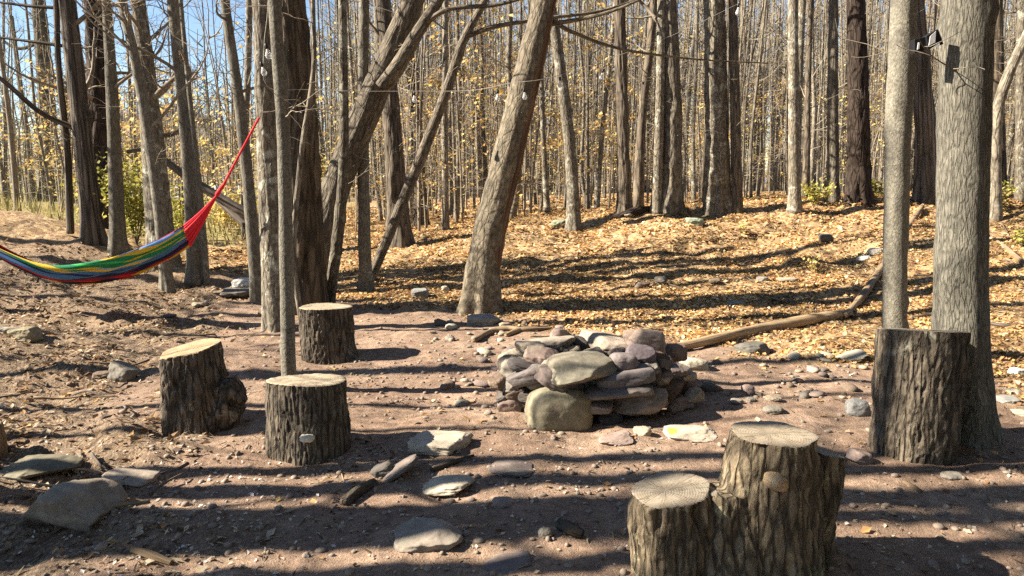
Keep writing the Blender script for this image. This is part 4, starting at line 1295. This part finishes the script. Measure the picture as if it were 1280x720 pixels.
ftrees = []; fsap = []
nf = 0; tries = 0
while nf < 297 and tries < 9000:
    tries += 1
    y = 15 + 48 * fr.uniform() ** 1.15
    px = fr.uniform(-60, 1340)
    if px < 420:
        if fr.uniform() > .42 or y < 18: continue
    elif px < 640:
        if fr.uniform() > .75 or y < 19: continue
    elif px < 720 and y < 18: continue
    elif y < 16.2: continue
    x = (px - 640) / F * y
    if any((x - a) ** 2 + (y - b_) ** 2 < .45 for a, b_ in placed): continue
    placed.append((x, y))
    k = int(fr.integers(0, 12)); tm, cmh = protos[k]
    s = fr.uniform(.65, 1.25)
    sr = fr.uniform(.6, 1.1) * (1.0 if fr.uniform() > .12 else 1.7)
    thick = 'stout' if (.04 + .010 * (k % 7)) * sr > .085 else 'slender'
    dist = 'front' if y < 22 else 'midwood' if y < 36 else 'faraway'
    root = empty('forest_tree', (x, y, gz(x, y)), None, 'tree', 'bare trees of the woods behind the clearing')
    ftrees.append((root, px, '%s bare %s tree %s' % (thick, dist, zone(px))))
    root.rotation_euler = (fr.normal(0, .03), fr.normal(0, .035), fr.uniform(0, 6.28)); root.scale = (sr, sr, s)
    for nm, me in (('trunk', tm), ('crown', cmh)):
        o = bpy.data.objects.new(nm, me); COL.objects.link(o); o.parent = root
    nf += 1

# understory saplings with yellow leaves
sap = []
for k in range(6):
    rg = np.random.default_rng(80 + k)
    H_ = 3.2 + k * .5
    mb = MB(); cr = MB(); lv = []
    for s in range(1 + k % 3):
        a = rg.uniform(0, 6.28)
        pts = spline(np.array([(0, 0, -.1), (.1 * math.cos(a), .1 * math.sin(a), H_ * .3), (.35 * math.cos(a), .35 * math.sin(a), H_ * .7), (.8 * math.cos(a), .8 * math.sin(a), H_)]), 16)
        tube(mb, pts, np.linspace(.028, .008, 16), 6, True, seed=k)
        for j in range(14):
            i = int(rg.uniform(.2, 1) * 15); b2 = rg.uniform(0, 6.28)
            rbranch(cr, pts[i], (math.cos(b2), math.sin(b2), rg.uniform(0, .5)), rg.uniform(.5, 1.5), .008, 1, rg, .05, 3, lv)
    nl = [200, 320, 60, 380, 20, 10][k]
    pts = np.concatenate(lv)
    leaf_quads(cr, pts[rg.integers(0, len(pts), nl)] + rg.normal(0, .06, (nl, 3)), rg.uniform(.05, .1, nl), pick([YELLOW, AMBER][k % 2], nl, rg), .7, 1.3, 1, rg)
    sap.append((mb.mesh('stem', M['twig']), cr.mesh('crown', [M['twig'], M['leaf']], smooth=False)))
ns_ = 0
while ns_ < 120:
    y = fr.uniform(16, 40); px = fr.uniform(-40, 1320)
    x = (px - 640) / F * y
    if px > 560 and y < 17.5: continue
    ns_ += 1
    root = empty('sapling', (x, y, gz(x, y)), None, 'sapling', 'understory saplings in the woods')
    fsap.append((root, px, 'thin leafy understory sapling ' + zone(px)))
    root.rotation_euler = (0, 0, fr.uniform(0, 6.28)); s = fr.uniform(.7, 1.3); root.scale = (s, s, s)
    for nm, me in zip(('stem', 'crown'), sap[int(fr.integers(0, 6))]):
        o = bpy.data.objects.new(nm, me); COL.objects.link(o); o.parent = root

number_labels(ftrees); number_labels(fsap)

# far wood reading as one mass
fm = MB(); wr = np.random.default_rng(5)
for k in range(2700):
    y = wr.uniform(55, 112); px = wr.uniform(-120, 1400)
    if px < 420 and wr.uniform() > .35: continue
    x = (px - 640) / F * y; z = gz(x, y) - .2
    H_ = wr.uniform(14, 24) * (1 if px > 420 else .6); r = wr.uniform(.05, .15)
    tube(fm, spline([(x, y, z), (x + wr.normal(0, .2), y, z + H_ / 2), (x + wr.normal(0, .6), y, z + H_)], 5), np.linspace(r, r * .35, 5), 4, False)
    for j in range(7):
        zz = z + H_ * wr.uniform(.25, 1); a = wr.uniform(0, 6.28); L = wr.uniform(1, 3)
        tube(fm, np.array([(x, y, zz), (x + math.cos(a) * L * .5, y + math.sin(a) * L * .5, zz + L * .35), (x + math.cos(a) * L, y + math.sin(a) * L, zz + L * wr.uniform(.4, 1))]), (.04, .03, .012), 3, False)
nc = 520
for k in range(nc):
    y = wr.uniform(60, 115); px = wr.uniform(-150, 1430); x = (px - 640) / F * y
    top = 17 if px > 420 else 9
    z = gz(x, y) + wr.uniform(0, top) ** 1.0
    n = int(wr.integers(70, 190)); c = np.array([x, y, z]) + wr.normal(0, 1, (n, 3)) * np.array([1.8, 1.8, 1.1])
    leaf_quads(fm, c, wr.uniform(.06, .13, n), pick([AMBER, YELLOW, AMBER, [(.5, .42, .28), (.55, .46, .3)], [(.36, .36, .12), (.42, .4, .15)]][k % 5], n, wr), .9, 1.2, 1, wr)
for k in range(1300):
    y = wr.uniform(115, 175); px = wr.uniform(-150, 1430); x = (px - 640) / F * y
    z = gz(x, y) + wr.uniform(0, 24 if px > 420 else 9)
    c = np.array([x, y, z]) + wr.normal(0, 1, (130, 3)) * np.array([3, 3, 2])
    leaf_quads(fm, c, wr.uniform(.12, .28, 130), pick([AMBER, YELLOW, [(.5, .42, .28), (.55, .46, .3), (.42, .35, .24)], [(.5, .42, .28), (.45, .36, .25)], [(.36, .36, .12), (.42, .4, .15)]][k % 5], 130, wr), .9, 1.2, 1, wr)
for k in range(650):
    y = wr.uniform(100, 175); px = wr.uniform(540, 1430); x = (px - 640) / F * y
    c = np.array([x, y, gz(x, y) + wr.uniform(.06, .24) * y]) + wr.normal(0, 1, (120, 3)) * np.array([2.5, 2.5, 2])
    leaf_quads(fm, c, wr.uniform(.1, .24, 120), pick([AMBER, YELLOW, [(.42, .35, .24), (.36, .29, .2)], [(.36, .36, .14), (.42, .4, .18)]][k % 4], 120, wr), .9, 1.2, 1, wr)
tag(fm.build('distant_woods', [M['far_bark'], M['leaf']], smooth=False), 'far autumn woods closing the view behind all the trunks', 'woods', kind='stuff')


# shrubs
def shrub(label, px, py, Y, W, H_, n, pal, size, name='shrub', cat='shrub', group=None):
    rg = np.random.default_rng(int(px * 7 + py))
    if Y is None: g = G(px, py)
    else:
        x = P(px, py, Y)[0]; g = np.array([x, Y, gz(x, Y)])
    root = empty(name, g, label, cat, group)
    st_ = MB(); lv = []
    for k in range(9):
        a = rg.uniform(0, 6.28); L = rg.uniform(.6, 1.0)
        e = g + np.array([math.cos(a) * W * .45 * L, math.sin(a) * W * .45 * L, H_ * L])
        pts = spline([g, g * .5 + e * .5 + np.array([0, 0, H_ * .12]), e], 10)
        tube(st_, pts, np.linspace(.012, .004, 10) * min(1, H_), 4, False); lv.append(pts[3:])
    st_.build('stems', M['twig'], root)
    fo = MB(); pts = np.concatenate(lv)
    c = pts[rg.integers(0, len(pts), n)] + rg.normal(0, 1, (n, 3)) * np.array([W, W, H_]) * .11
    c[:, 2] = np.maximum(c[:, 2], g[2] + .02)
    leaf_quads(fo, c, rg.uniform(.7, 1.3, n) * size, pick(pal, n, rg), .7, 1.4, 0, rg)
    fo.build('foliage', M['leaf'], root, smooth=False)


YG = [(.36, .34, .06), (.44, .38, .08), (.30, .30, .06), (.5, .42, .12), (.24, .24, .06)]
shrub('leafy yellow green shrub between the pale edged tree and the mottled trunk', 172, 318, 12.6, 1.3, 1.5, 1500, YG, .06)
shrub('yellow shrub glimpsed left of the pale edged tree', 130, 300, 15, 1.1, 1.1, 700, YG, .07)
shrub('yellow shrub behind the two stemmed tree', 228, 300, 17, 1.5, 1.3, 800, YG, .07)
shrub('low golden bush in the hollow under the fallen trunk', 285, 285, 20, 2.2, 1.2, 800, YELLOW, .09)
shrub('golden bush seen right of the rough dark trunk', 405, 270, 22, 2.0, 2.2, 900, YELLOW, .1)
shrub('low yellow green plant on the crest right of the spotted pole', 1022, 256, None, .8, .45, 320, YG, .05)
shrub('yellow green plant on the crest left of the slim grey trunk', 1094, 252, None, .7, .45, 300, YG, .05)
shrub('yellow plant on the bank right of the thick grey trunk', 1240, 268, None, .7, .6, 320, YG, .05)
shrub('tiny bright yellow seedling on the leaf slope', 1016, 340, None, .22, .22, 60, YELLOW, .035, 'seedling', 'seedling')
shrub('small yellow seedling high on the slope below the shaggy tree', 930, 292, None, .22, .2, 40, YELLOW, .035, 'seedling', 'seedling')
shrub('yellow plant at the right border low on the bank', 1276, 308, None, .4, .3, 120, YG, .04)

# ------------------------------------------------------------------ fallen wood
def limb(label, spec, wid, bm, ys=None, lift=0.0, name='fallen_branch', cat='fallen branch', kind='plain', group=None, ns=16):
    pts = []; rad = []
    for i, (px, py) in enumerate(spec):
        if ys is None:
            g = G(px, py); r = pw(wid[i], px, py, g[1]) / 2; p = g + np.array([0, 0, r * .7 + lift])
        else:
            p = P(px, py, ys[i]); r = pw(wid[i], px, py, ys[i]) / 2
        pts.append(p); rad.append(r)
    q = spline(np.concatenate([np.array(pts), np.array(rad)[:, None]], 1), 70)
    mb = MB(); tube(mb, q[:, :3], np.maximum(q[:, 3], .003), ns, True, bark_disp(kind, .15, spec[0][0]), seed=spec[0][0] % 5)
    c = q[0, :3]
    o = mb.build(name, bm, origin=c); o.location = tuple(c)
    return tag(o, label, cat, group)


limb('straight pale tan log lying from the fire pit towards the slim grey trunk', [(844, 439), (900, 427), (960, 414), (1020, 402), (1062, 395)], (11, 13, 14, 13, 10), M['tan_log'], name='fallen_log', cat='log')
limb('thinner dead limb running up the slope behind the slim grey trunk', [(1056, 399), (1078, 375), (1098, 345), (1120, 310), (1152, 262)], (7, 9, 9, 9, 6), M['log'], lift=.02)
limb('big dark fallen trunk sloping down behind the two stemmed tree', [(205, 200), (250, 232), (300, 262), (345, 285)], (8, 11, 12, 12), M['grey_log'], (14.5, 14.5, 14.4, 14.3), name='fallen_log', cat='log', kind='rough')
limb('second fallen trunk crossing under the big dark one', [(262, 240), (300, 275), (345, 315)], (7, 9, 11), M['grey_log'], (15.4, 15, 14.6), name='fallen_log', cat='log', kind='rough')
limb('dark log lying along the crest below the straight dark tree', [(765, 274), (790, 268), (815, 264)], (7, 10, 8), M['dark_bark'], kind='rough', name='fallen_log', cat='log')
limb('fallen pale branch on the bank right of the thick grey trunk', [(1243, 302), (1262, 316), (1285, 336)], (5, 6, 6), M['log'])
limb('dark branch lying in the leaves right of the thick grey trunk', [(1232, 404), (1255, 408), (1285, 405)], (4, 5, 4), M['grey_log'])
limb('grey fallen branch leaning on the slim grey trunk foot', [(1138, 400), (1160, 396), (1178, 398)], (5, 6, 5), M['log'])
limb('pale surface root snaking from the leaning trunk towards the fire pit', [(592, 428), (612, 418), (634, 413), (655, 414), (690, 411)], (6, 8, 7, 6, 3), M['log'], name='root', cat='root')
limb('second pale root below the snaking one', [(632, 421), (650, 414), (672, 411)], (5, 6, 4), M['log'], name='root', cat='root')
limb('dark rotten branch piece at the foot of the loaf shaped stone', [(430, 632), (448, 618), (468, 606)], (12, 13, 10), M['dark_wood_bark'], name='stick', cat='stick', kind='rough')
limb('thin dark stick between the two tan stones', [(540, 590), (560, 582), (592, 570)], (8, 7, 3), M['dark_wood_bark'], name='stick', cat='stick')
limb('weathered pale stick at the lower left', [(166, 690), (190, 698), (215, 706)], (10, 11, 7), M['log'], name='stick', cat='stick')
limb('curled bark scrap in the foreground between grey stones', [(700, 660), (715, 668), (728, 672)], (16, 18, 12), M['dark_wood_bark'], name='bark_scrap', cat='bark scrap', kind='rough')
limb('short brown stick on the shaded soil right of the two tier stump', [(1130, 604), (1142, 611), (1152, 616)], (5, 6, 4), M['log'], name='stick', cat='stick')
limb('thin stick on the soil beside the fungus stump', [(423, 578), (426, 590), (431, 604)], (2, 2, 1.5), M['log'], name='stick', cat='stick')
limb('thin pale stick at the bottom left of the foreground', [(322, 676), (338, 673), (354, 671)], (2.5, 2.5, 2), M['log'], name='stick', cat='stick')
limb('long dead branch fallen across the slope below the crest', [(930, 330), (960, 318), (988, 312)], (2.5, 3, 2), M['grey_log'])
sr = np.random.default_rng(31)
for k in range(48):
    px, py = (sr.uniform(0, 240), sr.uniform(330, 640)) if k % 2 else (sr.uniform(650, 1270), sr.uniform(285, 430))
    try: g = G(px, py)
    except ValueError: continue
    if 560 < px < 640: continue
    a = sr.uniform(0, 6.28); L = sr.uniform(.15, .55); dv = np.array([math.cos(a), math.sin(a)]) * L / 2
    pts = [np.array([g[0] + dv[0] * t, g[1] + dv[1] * t, gz(g[0] + dv[0] * t, g[1] + dv[1] * t) + .012 + sr.uniform(0, .03)]) for t in (-1, -.3, .4, 1)]
    mb = MB(); tube(mb, spline(pts, 10), np.linspace(.010, .004, 10), 6, True); o = mb.build('stick', M['grey_log'] if k % 3 else M['log'], origin=g); o.location = tuple(g)
    tag(o, 'thin dead stick lying on the left bank' if k % 2 else 'thin dead stick lying on the leaf slope', 'stick', 'sticks on the left bank' if k % 2 else 'sticks on the leaf slope')

# ------------------------------------------------------------------ hammock
yR, yL = B1[1] - .25, 8.7
Rr = P(324, 147, yR); Lr = P(-170, 170, yL)
ctrl = [(-70, 262, 8.72), (-30, 293, 8.7), (15, 319, 8.68), (80, 343, 8.6), (145, 336, 8.5), (200, 314, 8.35), (234, 293, 8.22)]
cl = spline([P(a, b_, c) for a, b_, c in ctrl], 60)
root = empty('hammock', tuple(cl[28]), 'rainbow striped cotton hammock slung from the twin trunks out past the left edge', 'hammock')
hb = MB(); nu, nvv = 60, 40
tv = np.linspace(0, 1, nvv)
V = []; BK = []
for i, p in enumerate(cl):
    u = i / (nu - 1)
    wd = .10 + .20 * math.sin(math.pi * min(max(u * .9 + .08, 0), 1)) ** 1.1
    wd *= 1 if u < .6 else 1 - .45 * (u - .6) / .4
    dp = .18 - .07 * abs(u - .35)
    dp *= 1 if u < .6 else 1 - .35 * (u - .6) / .4
    phi = (tv - .5) * 2.5
    fold = .016 * np.sin(tv * 34 + u * 7) + .010 * np.sin(tv * 61 - u * 11 + 2)
    oy = np.sin(phi) / math.sin(1.25) * wd * -1       # near edge is v=0.. far edge v=1
    oz = (1 - np.cos(phi)) / (1 - math.cos(1.25)) * dp - dp * .45 + fold
    # the far edge rides higher so the inside shows
    oz = oz + tv * .10 - .05 - .12 * (tv < .5) * (0.5 - tv) * 2
    V.append(np.stack([np.full(nvv, p[0]), p[1] - oy * -1, p[2] + oz], -1)); BK.append(np.stack([(tv + .25 * sstep(.35, .95, np.full(nvv, u))) / 1.25, np.full(nvv, u), 0 * tv], -1))
V = np.array(V).reshape(-1, 3); BK = np.array(BK).reshape(-1, 3)
i = np.arange(nu - 1)[:, None] * nvv; j = np.arange(nvv - 1)[None]
hb.add(V, np.stack([i + j, i + j + 1, i + nvv + j + 1, i + nvv + j], -1).reshape(-1, 4), bk=BK)
hob = hb.build('fabric', M['fabric'], root)
md = hob.modifiers.new('t', 'SOLIDIFY'); md.thickness = .006
cb_ = MB()
gat = P(271, 244, 7.95)
ge = V.reshape(nu, nvv, 3)[-1]
for k in range(0, nvv, 2):
    tube(cb_, spline([ge[k], ge[k] * .5 + gat * .5 + np.array([0, 0, -.015]), gat], 8), np.linspace(.011, .009, 8), 6, False)
tube(cb_, spline([gat, P(276, 236, 7.93), P(282, 228, 7.9)], 8), (.022, .026, .02, .018, .022, .018, .014, .012), 10, True)
tube(cb_, spline([P(280, 230, 7.9), P(302, 188, 7.8), Rr], 14), .011, 8, True)
cb_.build('rope', M['red_cord'], root); cb_ = MB()
gl = P(-112, 225, 8.72); ge = V.reshape(nu, nvv, 3)[0]
for k in range(0, nvv, 2):
    tube(cb_, spline([ge[k], ge[k] * .5 + gl * .5, gl], 6), .010, 5, False)
tube(cb_, np.array([gl, Lr]), .011, 8, True)
cb_.build('rope', M['red_cord'], root)
# post tree for the left end, out of the picture
tree('bare tree beyond the left edge that holds the far hammock end', [(-178, 405), (-176, 200), (-174, 0)], (26, 22, 18), M['smooth_bark'], H=5.5, Y=8.75)

# ------------------------------------------------------------------ string lights
root = empty('string_lights', P(330, 60, 7.6), 'string of clear glass bulbs looped from the twin trunks past the leaning trunk', 'string lights')
YD = D[1]
wpts = [P(336, -20, yR - .05), P(334, 20, yR - .1), P(330, 60, yR - .1), P(334, 108, yR - .05), P(380, 112, 8.3), P(440, 114, 8.6), P(518, 114, 8.9), P(590, 113, YD - .25), P(638, 104, YD - .35), P(688, 97, YD - .2), P(760, 74, 10.2), P(850, 40, 11.5), P(924, 4, 13)]
wb = MB(); wp = spline(wpts, 120); tube(wb, wp, .003, 5, True); wb.build('wire', M['wire'], root)


def bulb(p, s=1.0, tilt=0.0):
    prof = [(0, .0), (.012, .0), (.016, -.02), (.026, -.04), (.033, -.062), (.031, -.082), (.018, -.098), (0, -.104)]
    ns = 20; th = np.linspace(0, 2 * math.pi, ns, endpoint=False)
    V = np.array([[(r * math.cos(t), r * math.sin(t), z) for t in th] for r, z in prof]).reshape(-1, 3) * s
    i = np.arange(len(prof) - 1)[:, None] * ns; j = np.arange(ns)[None]; j2 = (j + 1) % ns
    c, sn = math.cos(tilt), math.sin(tilt)
    rot = lambda v: np.stack([v[:, 0] * c - v[:, 2] * sn, v[:, 1], v[:, 0] * sn + v[:, 2] * c], -1)
    m = MB(); m.add(rot(V - np.array([0, 0, .055 * s])) + p, np.stack([i + j, i + ns + j, i + ns + j2, i + j2], -1).reshape(-1, 4))
    b_ = m.build('bulb', M['glass'], root)
    sk = MB(); tube(sk, rot(np.array([(0, 0, 0), (0, 0, -.01), (0, 0, -.05), (0, 0, -.058)]) * s) + p, np.array([.008, .017, .017, .013]) * s, 14, True)
    o = MB(); V_ = sk.V[0]
    ob = bpy.data.objects.new('socket', sk.mesh('socket', M['black'], np.array(root.location))); COL.objects.link(ob); ob.parent = b_


for px, py, Yb_, s, t in ((338, 12, yR - .14, 1.25, .35), (332, 54, yR - .14, 1.2, .2), (326, 77, yR - .12, 1.1, .25), (518, 114, 8.9, 1.0, 0), (622, 112, YD - .3, 1.0, 0), (655, 110, YD - .38, 1, .1), (700, 96, 9.6, 1, 0), (754, 86, 10.2, 1.1, -.2), (923, 4, 13, 1.5, 0)):
    bulb(P(px, py, Yb_), s * .85, t)

# black bracket between the grey pair
Yk = F2[1] - .09
root = empty('bracket', P(1160, 52, Yk), 'black bracket with white sticker on the left side of the thick grey trunk', 'bracket')


def slab(p4, th):
    """four pixel corners at depth Y -> box of thickness th"""
    f = [P(x, y, Y_) for x, y, Y_ in p4]; b_ = [p + np.array([0, th, 0]) for p in f]
    m = MB(); m.add(np.array(f + b_), Q=[(0, 1, 2, 3), (7, 6, 5, 4), (0, 4, 5, 1), (1, 5, 6, 2), (2, 6, 7, 3), (3, 7, 4, 0)])
    return m


bb = slab([(1143, 49, Yk), (1143, 67, Yk), (1162, 61, Yk), (1160, 45, Yk)], .05)
bb2 = slab([(1158, 45, Yk - .015), (1160, 62, Yk - .015), (1180, 55, Yk - .015), (1173, 36, Yk - .015)], .06)
bb.add(bb2.V[0], bb2.Q[0])
o = bb.build('body', M['black'], root, smooth=False)
md = o.modifiers.new('b', 'BEVEL'); md.width = .004; md.segments = 2
slab([(1163, 45, Yk - .019), (1161, 57, Yk - .019), (1169, 53, Yk - .019), (1170, 39, Yk - .019)], .003).build('sticker', M['white'], root, smooth=False)
slab([(1165, 60, Yk - .019), (1166, 61, Yk - .019), (1175, 56, Yk - .019), (1174.5, 54, Yk - .019)], .003).build('trim_strip', M['white'], root, smooth=False)
slab([(1148, 53, Yk - .004), (1146.5, 62, Yk - .004), (1149, 61, Yk - .004), (1150, 53, Yk - .004)], .003).build('sticker', M['white'], root, smooth=False)

# rail fence far beyond the meadow
root = empty('rail_fence', P(240, 250, 42), 'grey railing fence far off beyond the hollow on the left', 'fence')
rm_ = MB()
for px0, px1 in ((120, 420),):
    for py in (234, 240, 246):
        tube(rm_, np.array([P(px0, py, 42), P(px1, py + 1, 42)]), .05, 6, True)
rm_.build('rails', M['grey_rail'], root)
for k in range(11):
    px = 122 + k * 29.5
    mb = MB(); t = P(px, 232, 42); tube(mb, np.array([t, [t[0], t[1], gz(t[0], 42) - .1]]), .07, 6, True); mb.build('post', M['grey_rail'], root)

# ------------------------------------------------------------------ light, sky, camera
EL, AZ = R(35), math.atan(.07)
sun = bpy.data.lights.new('sun', 'SUN'); sun.energy = 5.0; sun.angle = R(.5); sun.color = (1, .91, .77)
so = bpy.data.objects.new('sun', sun); COL.objects.link(so)
so.rotation_euler = Vector((math.cos(EL) * math.cos(AZ), math.cos(EL) * math.sin(AZ), -math.sin(EL))).to_track_quat('-Z', 'Y').to_euler()
w = bpy.data.worlds.new('World'); scene.world = w; w.use_nodes = True
nt = w.node_tree; bg = nt.nodes['Background']
sk = nt.nodes.new('ShaderNodeTexSky'); sk.sky_type = 'NISHITA'; sk.sun_disc = False
sk.sun_elevation = EL; sk.sun_rotation = math.atan2(-math.cos(AZ), -math.sin(AZ))
sk.air_density = .95; sk.dust_density = .0; sk.ozone_density = 2.0
nt.links.new(sk.outputs[0], bg.inputs[0]); bg.inputs[1].default_value = .05

cam = bpy.data.cameras.new('camera'); co = bpy.data.objects.new('camera', cam); COL.objects.link(co)
cam.sensor_width = 36; cam.lens = F / 1280 * 36; cam.clip_start = .05; cam.clip_end = 2000
co.location = tuple(CAM); co.rotation_euler = (math.pi / 2 - PITCH, 0, 0)
scene.camera = co
vs = scene.view_settings
vs.view_transform = 'Standard'; vs.look = 'None'; vs.gamma = 1; vs.use_curve_mapping = False; vs.exposure = 1.95
scene.cycles.max_bounces = 6; scene.cycles.diffuse_bounces = 2; scene.cycles.transmission_bounces = 6; scene.cycles.transparent_max_bounces = 8
scene.cycles.use_denoising = False

for o in bpy.data.objects:
    if o.get('label') and len(o['label'].split()) > 16: print('LONG', len(o['label'].split()), o.name, o['label'])
